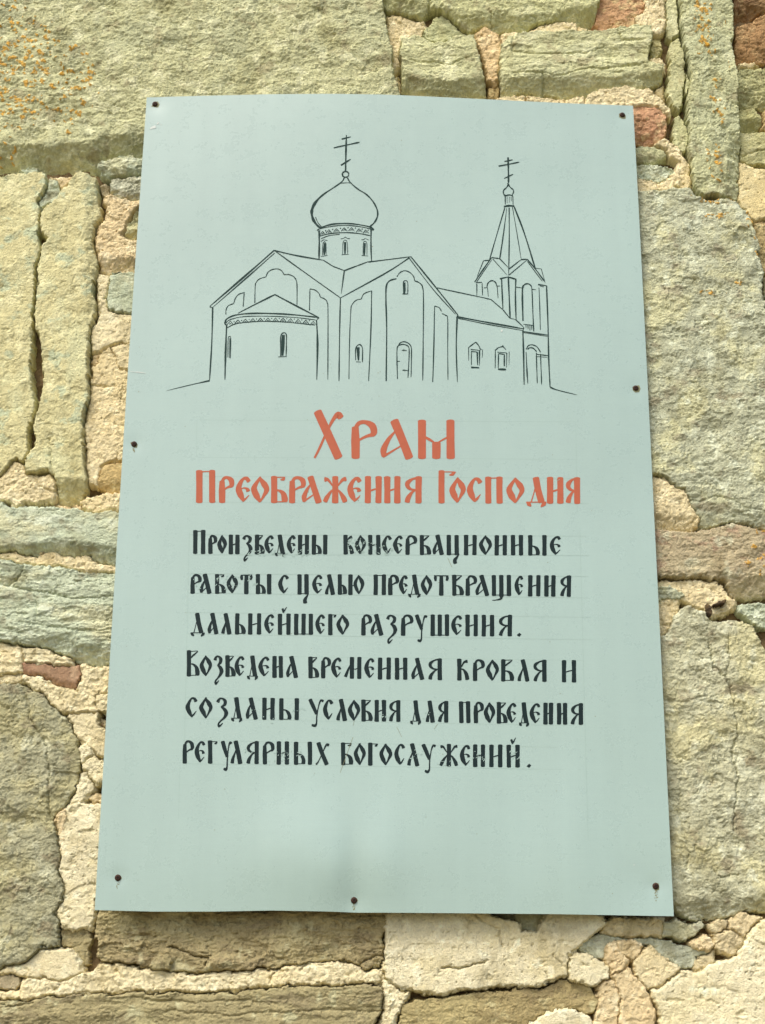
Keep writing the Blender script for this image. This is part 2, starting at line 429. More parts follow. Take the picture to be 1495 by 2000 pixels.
# --- top left
stone([-60,-60, 742,-60, 750,20, 758,60, 765,110, 772,150, 782,190, 780,250, 330,250, 330,306, 278,306, 235,301, 207,304, 192,318, 188,335, 140,338,
       78,337, 75,322, 60,322, 30,333, 0,343, -60,345], 'olive', h=0.008, w=(0.010, 0.016, 0.01), amp=0.95,
      facets=[('H', 0.8, -60,290, 185,283, 205,268, 330,262)], lichen=[(40, 150, 90, 130, 0.42), (20, 40, 30, 40, 0.3), (150, 180, 40, 90, 0.4), (10, 300, 40, 25, 0.3)])
stone([33,333, 52,323, 75,321, 75,334, 40,337], 'greygreen', h=-0.010)
mortar([96,341, 143,338, 140,346, 122,366, 115,370, 112,352], 'mortarpink', h=-0.012)
stone([-60,346, 0,345, 35,338, 75,335, 88,340, 89,363, 74,394, 79,415, 75,457, 80,482, 70,517, 66,580, 63,615, 66,643, 60,667, 60,702, 63,748,
       66,790, 63,818, 53,846, 51,867, 54,888, 49,902, 31,897, 14,912, 0,926, -60,930], 'yellow', h=0.002, w=(0.008, 0.010, 0.008), az=1.5, amp=0.6,
      cracks=[(0.004, 60,640, 66,690, 62,760, 68,800, 55,860)])
stone([91,345, 112,352, 114,377, 108,393, 96,396, 78,413, 76,396, 90,368], 'greygreen', h=-0.004)
stone([116,372, 130,366, 147,340, 161,337, 186,344, 189,380, 196,415, 186,440, 182,475, 192,510, 186,538, 178,566, 191,590, 186,615, 175,640,
       172,671, 172,720, 175,755, 166,790, 161,825, 166,839, 161,867, 165,902, 166,948, 154,979, 140,986, 109,979, 105,927, 94,916, 56,927,
       53,912, 57,880, 66,870, 66,825, 77,776, 84,734, 80,668, 73,643, 69,615, 72,545, 79,485, 94,468, 78,450, 82,415, 105,394],
      'yellow', h=0.005, w=(0.012, 0.016, 0.008), az=1.5, amp=0.65,
      facets=[(180, 940, 105, 935, 0.8), (166, 330, 176, 980, 0.45)],
      cracks=[(0.006, 81,680, 84,735, 75,790, 68,830), (0.003, 96,860, 105,930)])
stone([187,316, 196,309, 280,303, 330,303, 330,334, 217,338, 200,342, 191,328], 'greygreen', h=-0.002, facets=[(330, 322, 190, 326, 0.7)])
stone([225,300, 240,297, 262,298, 262,304, 228,306], 'greygreen', h=-0.010)
stone([213,345, 275,337, 330,337, 330,390, 270,386, 245,380, 228,380, 214,370], 'grey', h=-0.008, facets=[(330, 375, 210, 362, 0.5)])
stone([189,350, 200,347, 210,350, 211,366, 205,376, 195,374], 'mauve', h=-0.022)
mortar([201,384, 217,377, 238,384, 300,390, 272,400, 252,416, 242,440, 235,458, 245,465, 300,468, 300,520, 245,531, 210,531, 196,524, 191,496,
        189,465, 193,440, 200,433, 207,419], 'mortarpink', h=-0.006, facets=[(300, 500, 190, 500, 0.5)])
stone([245,430, 270,405, 310,400, 310,466, 268,464, 238,459], 'yellow', h=-0.008, facets=[(310, 442, 236, 450, 0.9)])
stone([212,534, 228,529, 300,529, 300,610, 257,610, 224,604, 208,597, 207,580, 212,559], 'greygreen', h=-0.006, amp=0.5)
mortar([189,532, 210,534, 210,559, 205,580, 207,600, 224,608, 257,612, 300,614, 300,664, 252,664, 217,666, 196,678, 178,684, 176,640, 192,626,
        196,600, 192,580, 189,560], 'mortarlight', h=-0.009, amp=0.7)
mortar([219,671, 250,665, 300,667, 300,713, 245,716, 229,713, 222,688], 'mortar', amp=0.7)
mortar([192,690, 213,671, 224,695, 231,716, 245,720, 300,730, 300,895, 238,895, 210,898, 196,909, 189,947, 170,940, 166,860, 170,790, 180,748,
        177,716, 190,706], 'mortar', h=-0.008, amp=0.75, cracks=[(0.004, 180,748, 200,752, 225,750), (0.003, 240,745, 236,775, 250,790)])
mortar([178,688, 192,684, 188,704, 178,712], 'mortarpink', h=-0.014)
stone([198,911, 217,902, 300,898, 300,958, 210,960, 194,955, 182,944, 192,930], 'tan', h=-0.006, amp=0.6, tint=(1.12, 1.12, 1.1), facets=[(300, 935, 180, 935, 0.5)])
mortar([155,978, 168,968, 192,967, 212,962, 300,960, 300,996, 205,997, 175,1000, 161,988], 'mortar', h=-0.004)
mortar([-60,935, 0,930, 14,914, 31,900, 49,907, 54,927, 70,930, 98,923, 105,940, 105,975, 84,979, 63,982, 45,979, 31,989, 14,976, -60,976], 'mortar',
       h=-0.004, cracks=[(0.004, 66,930, 80,950, 104,962)])
mortar([108,981, 140,988, 152,983, 160,992, 150,995, 112,988], 'mortarpink', h=-0.012)
# --- left middle
stone([-60,980, 0,981, 30,991, 96,989, 150,994, 170,1001, 240,999, 240,1104, 192,1097, 176,1084, 148,1087, 118,1084, 75,1088, 50,1084, 30,1073,
       0,1077, -60,1080], 'greygreen', h=0.007, w=(0.008, 0.012, 0.012), ax=1.8, amp=0.8, facets=[('H', 0.8, -60,1068, 60,1062, 110,1054, 180,1064, 240,1072)])
mortar([-60,1081, 0,1081, 30,1076, 50,1088, 75,1091, 80,1078, 105,1073, 115,1086, 150,1089, 165,1082, 176,1088, 192,1101, 240,1107, 240,1119,
        200,1115, 150,1111, 100,1105, 60,1101, 36,1097, 0,1093, -60,1090], 'mortar', h=-0.005)
stone([-60,1093, 0,1096, 36,1100, 100,1108, 150,1114, 240,1122, 240,1300, 203,1303, 176,1300, 148,1291, 135,1280, 104,1272, 71,1262, 41,1258,
       0,1253, -60,1252], 'greygreen', h=0.005, w=(0.008, 0.012, 0.006), ax=2.4, amp=0.85, bias=0.7,
      facets=[('H', 0.7, -60,1256, 55,1250, 110,1240, 154,1247, 176,1254, 240,1252)],
      cracks=[(0.004, -60,1141, 22,1143, 41,1153, 110,1162, 148,1170, 176,1167, 240,1164), (0.005, 50,1105, 36,1131, 16,1142),
              (0.003, 40,1215, 110,1226, 150,1232, 240,1228), (0.003, 66,1165, 75,1185, 70,1215)])
mortar([-60,1256, 0,1257, 39,1263, 41,1290, 42,1312, 20,1313, -60,1313], 'mortarlight', h=-0.004)
mortar([41,1265, 71,1267, 104,1278, 135,1285, 136,1294, 110,1295, 77,1293, 43,1288], 'mortarlight', h=-0.003, w=(0.008, 0.006, 0.006))
build_piece('brick', [41,1290, 77,1296, 110,1298, 154,1297, 155,1316, 150,1347, 118,1340, 91,1332, 74,1319, 55,1318, 42,1315], 'brick', h=-0.006, amp=0.35,
            w=(0.004, 0.005, 0.003), mat=M_BRICK, facets=[(157, 1338, 60, 1310, 0.7)])
mortar([-60,1316, 42,1317, 43,1330, 40,1332, 0,1336, -60,1337], 'mortar', h=-0.008)
mortar([157,1298, 176,1304, 240,1308, 240,1385, 190,1388, 135,1391, 121,1394, 105,1377, 91,1366, 82,1349, 62,1340, 45,1330, 44,1320, 75,1322,
        91,1335, 118,1343, 152,1350, 158,1325], 'mortarlight', h=-0.003, cracks=[(0.006, 210,1350, 190,1352, 186,1368, 192,1392)])
stone([195,1366, 240,1356, 240,1402, 204,1398], 'grey', h=-0.012)
mortar([135,1394, 190,1391, 192,1412, 204,1431, 240,1450, 240,1490, 200,1476, 180,1465, 165,1452, 152,1442, 143,1418, 134,1402], 'mortarlight', h=-0.005, amp=0.7)
stone([192,1398, 206,1404, 240,1410, 240,1440, 206,1428, 196,1412], 'mauve', h=-0.016)
mortar([150,1457, 168,1453, 179,1469, 168,1481, 162,1490, 153,1481], 'plaster', h=-0.002, amp=0.7)
mortar([162,1493, 180,1472, 198,1487, 240,1500, 240,1526, 199,1526, 186,1532, 177,1517, 171,1505, 162,1502], 'plaster', h=-0.002, amp=0.6)
mortar([158,1511, 171,1508, 181,1529, 181,1541, 168,1556, 153,1568, 135,1576, 145,1545], 'plaster', h=-0.007, amp=0.8)
mortar([168,1558, 182,1546, 192,1550, 240,1556, 240,1574, 192,1566], 'mortarpink', h=-0.011)
mortar([111,1592, 132,1577, 150,1567, 192,1569, 240,1577, 240,1752, 187,1757, 183,1790, 177,1814, 141,1817, 120,1808, 116,1802, 111,1781, 123,1760,
        123,1730, 114,1700, 120,1670, 114,1640, 110,1604], 'plaster', h=-0.003, kind='plaster', w=(0.008, 0.010, 0.008), amp=1.2)
mortar([112,1590, 130,1580, 134,1592, 124,1612, 128,1640, 120,1668, 114,1638, 109,1604], 'mortarpink', h=-0.001, amp=0.9)
stone([-60,1340, 0,1339, 41,1335, 60,1343, 82,1354, 91,1370, 105,1382, 121,1399, 132,1404, 143,1425, 150,1437, 152,1456, 157,1487, 154,1511,
       145,1541, 130,1577, 109,1592, 107,1604, 112,1640, 118,1670, 112,1700, 121,1730, 121,1760, 109,1781, 114,1812, 112,1850, 81,1851, 69,1860,
       48,1880, 0,1890, -60,1892], 'grey', h=0.004, amp=1.25, w=(0.012, 0.014, 0.01), tint=(0.80, 0.77, 0.68),
      facets=[(98, 1340, 100, 1600, 0.22)],
      cracks=[(0.005, 44,1337, 56,1370, 59,1406, 82,1442, 93,1459, 95,1500, 96,1560, 100,1600)])
stone([114,1813, 132,1810, 177,1819, 181,1835, 174,1853, 172,1886, 159,1892, 150,1874, 141,1857, 115,1850], 'brown', h=-0.012, tint=(1.1, 1.05, 0.95))
mortar([-60,1897, 0,1893, 48,1883, 69,1862, 81,1854, 141,1859, 156,1880, 159,1896, 150,1908, 130,1914, 80,1910, 45,1905, 0,1901, -60,1900], 'mortarlight',
       h=-0.001, amp=0.7, kind='plaster', w=(0.010, 0.014, 0.008))
stone([-60,1903, 15,1905, 38,1911, 40,1922, 30,1936, 0,1931, -60,1930], 'mauve', h=-0.006, amp=0.5)
mortar([-60,1936, 30,1939, 42,1936, 42,1918, 50,1909, 80,1912, 130,1916, 160,1903, 175,1903, 195,1884, 228,1884, 285,1891, 324,1900, 367,1904,
        428,1904, 489,1895, 541,1895, 580,1887, 611,1880, 672,1882, 702,1891, 711,1900, 750,1895, 746,1917, 702,1920, 628,1920, 585,1924,
        533,1926, 489,1926, 463,1935, 354,1935, 259,1937, 207,1935, 150,1943, 105,1943, 60,1950, -60,1950], 'mortarlight', h=-0.003,
       cracks=[(0.006, 586,1892, 600,1882, 640,1886), (0.004, 225,1895, 240,1910), (0.005, 530,1920, 533,1900)])
stone([187,1785, 200,1730, 760,1735, 757,1813, 745,1830, 750,1852, 745,1887, 711,1896, 702,1887, 672,1878, 611,1876, 580,1883, 541,1891, 489,1891,
       428,1900, 367,1900, 324,1896, 285,1887, 267,1883, 228,1880, 198,1878, 187,1865, 189,1843, 185,1826], 'brown', h=-0.004, amp=1.9, ax=2.0, bias=0.8,
      w=(0.010, 0.012, 0.01), tint=(1.25, 1.2, 1.08),
      cracks=[(0.010, 330,1848, 370,1862, 405,1868, 400,1885), (0.007, 700,1888, 722,1872, 745,1866)])
stone([290,1888, 300,1868, 318,1862, 335,1866, 342,1880, 332,1894, 312,1897], 'brown', h=0.006, tint=(1.12, 1.1, 1.0))
stone([-60,1955, 60,1954, 105,1947, 207,1940, 259,1941, 354,1940, 463,1940, 489,1931, 533,1930, 628,1925, 702,1925, 746,1922, 750,1945, 742,1970,
       730,2000, 725,2060, -60,2060], 'brown', h=0.004, ax=2.6, amp=0.8, w=(0.012, 0.02, 0.016), tint=(1.2, 1.2, 1.1),
      cracks=[(0.005, -60,1962, 30,1964, 65,1958), (0.003, 260,1950, 380,1958, 470,1954, 540,1960), (0.003, 330,1975, 450,1982, 600,1972, 740,1975)])
# --- bottom right
mortar([745,1902, 775,1930, 800,1938, 775,1981, 765,2060, 728,2060, 745,1985, 752,1950], 'mortarlight', h=-0.005)
mortar([755,1768, 930,1768, 970,1790, 1011,1800, 1018,1820, 1051,1818, 1066,1788, 1080,1770, 1176,1785, 1181,1808, 1161,1825, 1131,1850, 1114,1868, 1110,1905,
        1086,1908, 1066,1918, 1026,1929, 970,1923, 935,1933, 895,1930, 870,1943, 820,1935, 775,1925, 756,1910, 750,1890, 754,1840], 'plaster',
       h=0.001, kind='plaster', w=(0.006, 0.012, 0.006),
       cracks=[(0.004, 930,1788, 950,1805, 975,1818, 985,1850), (0.009, 864,1890, 880,1889, 895,1892, 920,1884, 950,1880), (0.003, 1080,1868, 1100,1885, 1112,1890),
               (0.003, 1114,1868, 1118,1862, 1140,1848)])
stone([1000,1770, 1080,1770, 1068,1800, 1052,1822, 1016,1824, 1010,1802], 'grey', h=-0.020)
stone([950,1765, 1010,1765, 1008,1797, 972,1788], 'grey', h=-0.018, tint=(0.8, 0.78, 0.74))
mortar([1178,1800, 1200,1790, 1300,1795, 1298,1830, 1262,1830, 1215,1826, 1180,1822], 'mortar', h=-0.009)
stone([1131,1851, 1146,1836, 1181,1824, 1217,1829, 1252,1834, 1287,1834, 1347,1844, 1392,1860, 1362,1873, 1357,1890, 1332,1892, 1312,1879, 1272,1849,
       1252,1846, 1204,1838, 1186,1856, 1187,1875, 1166,1873, 1141,1863], 'grey', h=-0.010, tint=(0.98, 1.0, 1.0))
stone([1297,1805, 1322,1793, 1347,1803, 1377,1798, 1382,1808, 1362,1825, 1342,1835, 1297,1831], 'grey', h=-0.006)
stone([1387,1808, 1407,1793, 1422,1793, 1422,1808, 1402,1825, 1390,1823], 'mauve', h=-0.004, tint=(1.25, 1.25, 1.2))
mortar([1425,1795, 1447,1779, 1493,1795, 1477,1805, 1457,1833, 1437,1818, 1425,1815], 'mortarpink', h=-0.004, tint=(0.9, 0.93, 0.95))
mortar([1397,1826, 1427,1816, 1457,1835, 1437,1866, 1402,1856], 'mortarpink', h=-0.005, tint=(0.88, 0.92, 0.95))
mortar([1347,1840, 1380,1828, 1400,1845, 1392,1857, 1367,1857], 'mortarpink', h=-0.003)
mortar([1360,1876, 1394,1862, 1402,1860, 1402,1880, 1366,1902, 1358,1898], 'mortarpink', h=-0.007, tint=(0.85, 0.9, 0.92))
mortar([1117,1869, 1131,1860, 1176,1878, 1189,1886, 1189,1910, 1174,1918, 1159,1930, 1116,1910], 'plaster', h=0.001, kind='plaster', w=(0.003, 0.005, 0.003))
mortar([1186,1857, 1201,1838, 1217,1863, 1227,1875, 1227,1886, 1196,1903, 1188,1878], 'mortarpink', h=0.000, w=(0.005, 0.006, 0.004))
mortar([1204,1840, 1237,1834, 1257,1850, 1247,1870, 1232,1875, 1212,1860], 'mortarpink', h=0.001, w=(0.005, 0.006, 0.004))
mortar([1236,1880, 1272,1850, 1312,1880, 1329,1890, 1297,1921, 1269,1933, 1252,1911], 'mortar', h=0.002, w=(0.005, 0.006, 0.004), amp=0.5)
mortar([1197,1905, 1227,1889, 1257,1916, 1272,1951, 1282,2060, 1217,2060, 1212,1971, 1217,1951, 1202,1928], 'mortarpink', h=0.000, w=(0.006, 0.006, 0.004), amp=0.7)
mortar([1171,1926, 1197,1912, 1212,1951, 1207,1981, 1215,2060, 1155,2060, 1168,1971], 'mortarpink', h=-0.003, amp=0.8)
mortar([1560,1800, 1495,1800, 1462,1832, 1442,1867, 1400,1885, 1362,1902, 1332,1896, 1300,1926, 1274,1937, 1285,1971, 1290,2060, 1560,2060], 'plaster',
       h=0.003, kind='plaster', w=(0.006, 0.006, 0.005), amp=1.1, tint=(1.03, 1.03, 1.03))
stone([785,1963, 810,1953, 870,1948, 946,1936, 1026,1933, 1066,1926, 1096,1912, 1126,1918, 1159,1934, 1170,1953, 1161,1980, 1141,1981, 1121,1966, 1096,1976,
       1066,1976, 1036,2000, 1005,2060, 772,2060], 'brown', h=-0.006, amp=0.8, ax=1.6, tint=(1.22, 1.14, 0.95))
mortar([1066,1978, 1116,1968, 1146,1983, 1160,2000, 1152,2060, 1006,2060, 1040,1998], 'plaster', h=0.000, kind='plaster')
# --- right
stone([1250,1240, 1300,1240, 1326,1190, 1348,1182, 1375,1194, 1390,1212, 1430,1212, 1470,1220, 1484,1250, 1497,1275, 1560,1280, 1560,1790, 1495,1785,
       1457,1777, 1427,1788, 1392,1800, 1357,1798, 1327,1785, 1315,1770, 1262,1760], 'grey', h=0.004, amp=1.0, tint=(1.02, 1.0, 0.93), w=(0.012, 0.016, 0.012),
      facets=[(1500, 1755, 1310, 1755, 0.5), (1330, 1780, 1305, 1400, 0.15)],
      cracks=[(0.005, 1387,1255, 1393,1305, 1414,1323, 1425,1350, 1438,1395, 1441,1435, 1427,1471, 1434,1494, 1443,1521, 1434,1575, 1434,1620),
              (0.004, 1425,1240, 1423,1296, 1414,1323), (0.003, 1427,1471, 1440,1478, 1436,1494),
              (0.003, 1325,1540, 1328,1600, 1345,1660, 1340,1700), (0.004, 1395,1700, 1410,1712, 1440,1708)])
stone([1438,1182, 1495,1174, 1560,1174, 1560,1232, 1486,1226, 1470,1212, 1443,1197], 'greygreen', h=-0.002)
mortar([1240,1130, 1348,1132, 1402,1133, 1420,1148, 1438,1174, 1437,1188, 1425,1193, 1407,1198, 1388,1206, 1373,1190, 1357,1180, 1335,1172, 1326,1180,
        1324,1206, 1298,1240, 1240,1240], 'mortar', h=-0.006)
stone([1240,1150, 1305,1142, 1340,1158, 1330,1171, 1295,1174, 1240,1178], 'grey', h=0.000, tint=(0.95, 1, 1))
stone([1376,1178, 1384,1186, 1389,1200, 1384,1205, 1378,1198, 1375,1186], 'dark', h=0.012, amp=0.5, w=(0.003, 0.003, 0.003))
stone([1392,1184, 1404,1178, 1412,1172, 1420,1172, 1416,1180, 1404,1184, 1394,1192], 'dark', h=0.009, amp=0.5, w=(0.003, 0.003, 0.003))
stone([1240,1033, 1281,1035, 1330,1037, 1366,1038, 1393,1031, 1430,1022, 1452,1025, 1474,1034, 1500,1042, 1560,1050, 1560,1158, 1495,1163, 1470,1171,
       1434,1165, 1425,1138, 1398,1129, 1375,1126, 1348,1129, 1312,1125, 1290,1125, 1240,1125], 'mauve', h=0.006, amp=1.0, ax=1.4,
      facets=[(1560, 1120, 1420, 1118, 0.6)], lichen=[(1480, 1090, 30, 40, 0.35), (1490, 1040, 20, 20, 0.3)], w=(0.01, 0.014, 0.01))
mortar([1240,936, 1299,936, 1308,945, 1335,958, 1348,981, 1366,1012, 1364,1031, 1344,1037, 1240,1032], 'mortar', h=0.004, w=(0.010, 0.014, 0.008),
       facets=[(1370, 1010, 1270, 995, 0.5)])
stone([1200,385, 1250,378, 1309,369, 1346,372, 1361,385, 1380,391, 1417,389, 1444,396, 1462,418, 1474,448, 1483,478, 1485,511, 1491,530, 1491,575,
       1496,610, 1560,620, 1560,1046, 1500,1040, 1474,1031, 1452,1022, 1430,1019, 1393,1028, 1366,1034, 1366,1012, 1348,981, 1335,958, 1308,943, 1299,934,
       1240,932], 'grey', h=0.009, amp=0.85, w=(0.018, 0.018, 0.018), tint=(1.0, 1.02, 0.98),
      facets=[(1560, 1003, 1350, 982, 0.35), (1430, 380, 1500, 640, 0.2)],
      cracks=[(0.003, 1348,981, 1380,976, 1398,970, 1434,981, 1452,994, 1495,1003, 1560,1003)],
      lichen=[(1400, 392, 50, 12, 0.7), (1400, 425, 30, 8, 0.6), (1460, 430, 15, 20, 0.5), (1395, 575, 30, 8, 0.35), (1440, 555, 15, 6, 0.4), (1475, 470, 10, 60, 0.3)])
# --- right column beyond the slab
stone([1433,-60, 1560,-60, 1560,12, 1493,14, 1474,28, 1437,42], 'rust', h=-0.008, tint=(0.8, 0.85, 0.9), facets=[(1560, 0, 1430, 10, 0.8)])
stone([1438,47, 1477,32, 1497,18, 1560,15, 1560,110, 1472,111, 1442,117, 1437,90], 'rust', h=-0.011, amp=1.2, facets=[(1560, 80, 1430, 92, 0.3)])
mortar([1447,117, 1475,112, 1486,116, 1472,123, 1448,125], 'mortar', h=-0.012)
stone([1437,128, 1560,122, 1560,200, 1457,203, 1440,198, 1433,170], 'olive', h=-0.010, tint=(0.85, 0.83, 0.72), facets=[(1560, 175, 1430, 175, 0.5)])
stone([1442,208, 1480,205, 1492,220, 1488,248, 1445,246], 'olive', h=-0.011, tint=(0.85, 0.82, 0.66), facets=[(1500, 225, 1440, 232, 0.8)])
stone([1495,208, 1560,205, 1560,246, 1492,247], 'tan', h=-0.014)
stone([1445,253, 1560,250, 1560,321, 1467,313, 1450,306], 'olive', h=-0.012, tint=(0.85, 0.82, 0.72), amp=0.6, cracks=[(0.004, 1455,296, 1478,290, 1500,284)])
mortar([1448,309, 1462,313, 1478,325, 1495,326, 1560,331, 1560,412, 1495,418, 1476,426, 1468,420, 1460,405, 1446,388], 'mortar', h=-0.009, kind='plaster', tint=(0.93, 0.93, 0.85))
stone([1472,430, 1495,422, 1560,418, 1560,538, 1491,526, 1478,462], 'tan', h=-0.012, tint=(0.9, 0.95, 1.0))
stone([1493,535, 1560,545, 1560,612, 1497,600], 'brown', h=-0.012)
# --- tall slab with lichen and its slivers
stone([1327,-60, 1430,-60, 1432,30, 1428,90, 1437,125, 1440,200, 1446,250, 1448,295, 1446,350, 1443,392, 1425,386, 1395,382, 1375,386, 1360,374,
       1352,350, 1348,290, 1345,240, 1343,200, 1350,150, 1345,120, 1338,90, 1330,45], 'olive', h=0.010, amp=0.8, az=1.4, w=(0.010, 0.008, 0.01), tint=(0.98, 1.0, 1.02),
      facets=[(1422, 270, 1413, 400, 0.7, 1460, 255, 1400, 285, 0), (1352, 400, 1345, -60, 0.3)],
      lichen=[(1372, 40, 26, 70, 0.75), (1380, 105, 20, 20, 0.6), (1400, 205, 22, 60, 0.45), (1395, 320, 22, 50, 0.55), (1420, 100, 8, 110, 0.3)])
stone([1304,-60, 1324,-60, 1326,30, 1327,60, 1312,78, 1304,70, 1304,30], 'olive', h=-0.006, az=2, amp=0.6)
stone([1311,84, 1328,69, 1338,100, 1339,140, 1334,176, 1337,200, 1329,214, 1314,200, 1304,176, 1311,130, 1306,100], 'olive', h=-0.004, az=2, amp=0.6, tint=(1, 0.98, 0.92))
stone([1317,233, 1329,218, 1342,231, 1347,271, 1344,291, 1337,296, 1322,281, 1314,261], 'olive', h=-0.006, az=2, amp=0.6, tint=(0.95, 0.95, 0.9))
stone([1340,130, 1347,160, 1344,180, 1338,172], 'olive', h=-0.006, amp=0.4, w=(0.003, 0.003, 0.003))
# --- top right field
stone([740,-60, 1174,-60, 1172,8, 1161,46, 1131,46, 1106,38, 1085,38, 1046,46, 1026,60, 970,55, 936,50, 915,55, 895,43, 862,17, 845,18, 825,31,
       775,18, 755,16, 748,8], 'olive', h=0.006, w=(0.012, 0.016, 0.01), tint=(1.0, 1.0, 0.93),
      facets=[('H', 0.7, 740,-8, 838,8, 850,10, 905,28, 960,24, 1040,32, 1110,18, 1180,12)], cracks=[(0.008, 838,-60, 840,0, 839,22), (0.003, 955,20, 962,28, 960,48)])
mortar([757,21, 775,20, 822,35, 833,45, 825,62, 820,73, 785,73, 780,90, 780,125, 770,135, 760,100, 760,65], 'mortar', h=-0.014)
mortar([771,142, 779,135, 783,180, 782,200, 777,190], 'mortar', h=-0.02)
stone([863,20, 895,46, 918,60, 910,68, 863,80, 840,75, 827,66, 829,54, 845,33], 'olive', h=-0.006, facets=[(862, 30, 875, 90, 0.35)], tint=(1, 1, 0.92))
stone([783,76, 815,71, 845,84, 875,81, 890,71, 926,71, 938,110, 946,150, 952,181, 946,188, 895,188, 860,181, 820,186, 790,183, 784,170, 788,145,
       780,100], 'olive', h=0.006, w=(0.008, 0.012, 0.006), facets=[('H', 0.8, 780,142, 830,156, 870,160, 910,152, 955,150)], tint=(1.05, 1.05, 1.03),
      cracks=[(0.003, 800,120, 850,125, 880,128, 920,110)], ax=1.4)
mortar([926,63, 946,50, 971,60, 981,83, 981,100, 973,125, 976,150, 966,160, 956,150, 946,115, 931,70], 'mortarpink', h=-0.006, tint=(0.98, 0.92, 0.85))
stone([953,158, 966,163, 978,155, 973,186, 956,188], 'tan', h=-0.014, tint=(0.85, 0.85, 0.8))
mortar([980,61, 1005,53, 1028,61, 1000,68, 982,80], 'mortar', h=-0.01)
mortar([1035,58, 1060,46, 1096,39, 1126,41, 1130,60, 1040,63], 'mortar', h=-0.006)
mortar([1131,48, 1160,56, 1178,60, 1160,63, 1131,60], 'mortar', h=-0.008)
stone([991,72, 1036,65, 1096,64, 1176,63, 1206,59, 1247,51, 1271,54, 1273,75, 1267,120, 1294,130, 1299,150, 1292,160, 1247,173, 1171,173, 1146,183,
       1106,186, 1066,178, 1060,183, 1026,176, 996,181, 976,183, 978,150, 976,110, 981,88], 'olive', h=0.009, ax=2.4, amp=0.75, bias=0.8,
      w=(0.008, 0.010, 0.006), tint=(1.08, 1.08, 1.08),
      facets=[('H', 0.75, 976,150, 1000,150, 1060,150, 1062,148, 1096,156, 1150,150, 1200,152, 1250,148, 1300,135), (990, 190, 998, 60, 0.5)],
      cracks=[(0.003, 1002,103, 1030,108, 1096,108, 1146,105, 1181,95), (0.004, 1001,145, 1066,145, 1080,152, 1096,150, 1146,140, 1196,135, 1247,130, 1267,123),
              (0.005, 1060,143, 1062,185), (0.004, 1205,62, 1212,85, 1268,80), (0.003, 1003,70, 1001,100)])
stone([1166,5, 1181,-60, 1247,-60, 1262,8, 1247,28, 1242,50, 1200,53, 1171,56, 1163,45, 1164,25], 'pink', h=-0.008, tint=(0.92, 0.92, 0.86))
mortar([1260,-60, 1300,-60, 1302,25, 1302,50, 1292,64, 1277,64, 1272,53, 1247,48, 1245,30, 1262,12], 'mortar', h=-0.006)
stone([1275,69, 1295,67, 1296,90, 1287,104, 1275,100], 'yellow', h=-0.012, tint=(0.9, 0.86, 0.75))
mortar([1272,108, 1292,108, 1299,120, 1300,136, 1277,127], 'mortar', h=-0.006)
mortar([1283,170, 1300,158, 1304,180, 1298,194], 'mortar', h=-0.016, tint=(0.8, 0.78, 0.7))
mortar([790,186, 845,182, 895,190, 915,195, 915,225, 790,225], 'mortar', h=-0.012)
mortar([918,193, 948,190, 952,198, 948,225, 918,225], 'mortar', h=-0.012)
mortar([955,193, 996,184, 1028,184, 1030,225, 955,225], 'mortar', h=-0.006)
mortar([1032,184, 1060,186, 1106,190, 1108,225, 1032,225], 'mortar', h=-0.006, tint=(0.98, 0.95, 0.9))
mortar([1108,192, 1141,184, 1143,225, 1108,225], 'mortar', h=-0.005)
mortar([1144,202, 1151,181, 1181,169, 1227,166, 1267,173, 1292,190, 1309,210, 1311,223, 1298,216, 1282,204, 1247,205, 1181,225, 1144,225], 'mortar', h=-0.002)
stone([1170,208, 1245,206, 1282,205, 1302,221, 1304,261, 1297,272, 1267,278, 1200,276], 'pink', h=-0.003, amp=0.9, facets=[(1310, 262, 1240, 262, 0.5)])
mortar([1282,277, 1302,267, 1332,283, 1334,301, 1347,316, 1350,361, 1347,371, 1322,361, 1312,368, 1277,371, 1250,376, 1200,378, 1200,348, 1240,347,
        1292,352, 1312,342, 1322,326, 1324,311, 1308,302, 1302,286], 'mortar', h=-0.004, cracks=[(0.005, 1330,312, 1322,322), (0.003, 1285,352, 1290,372)])
stone([1200,281, 1277,280, 1301,291, 1304,304, 1277,314, 1200,318], 'olive', h=-0.008, facets=[(1310, 302, 1230, 305, 0.6)])
stone([1200,325, 1272,317, 1312,321, 1319,331, 1307,343, 1287,350, 1200,344], 'greygreen', h=-0.008)

# --- the recessed bed behind every joint
def bed():
    g = 0.004
    x0, z1 = plane_pt(-600, -500); x1, _ = plane_pt(2100, -500)
    z0 = -0.05
    U, V = np.meshgrid(np.arange(float(x0), float(x1), g), np.arange(float(z0), float(z1), g))
    c, d, _ = cells(U / 0.03, V / 0.025, 900, 0.5)
    H = -0.030 + 0.006 * c + 0.007 * fbm(U / 0.06, V / 0.06, 901, 5, 0.6)
    C = palette(U, V, [(124, 102, 72), (104, 86, 60), (150, 126, 90)], 905, 1, 1)
    ny, nx = U.shape
    idx = np.arange(nx * ny).reshape(ny, nx)
    me = mesh_np('mortar_bed', np.stack([U.ravel(), -H.ravel(), V.ravel()], 1),
                 np.stack([idx[:-1, :-1].ravel(), idx[:-1, 1:].ravel(), idx[1:, 1:].ravel(), idx[1:, :-1].ravel()], 1))
    ca = me.attributes.new('Col', 'FLOAT_COLOR', 'POINT')
    buf = np.ones((nx * ny, 4), np.float32); buf[:, :3] = C.reshape(-1, 3); ca.data.foreach_set('color', buf.ravel())
    link('mortar_bed', me, M_MORTAR, wall)
bed()

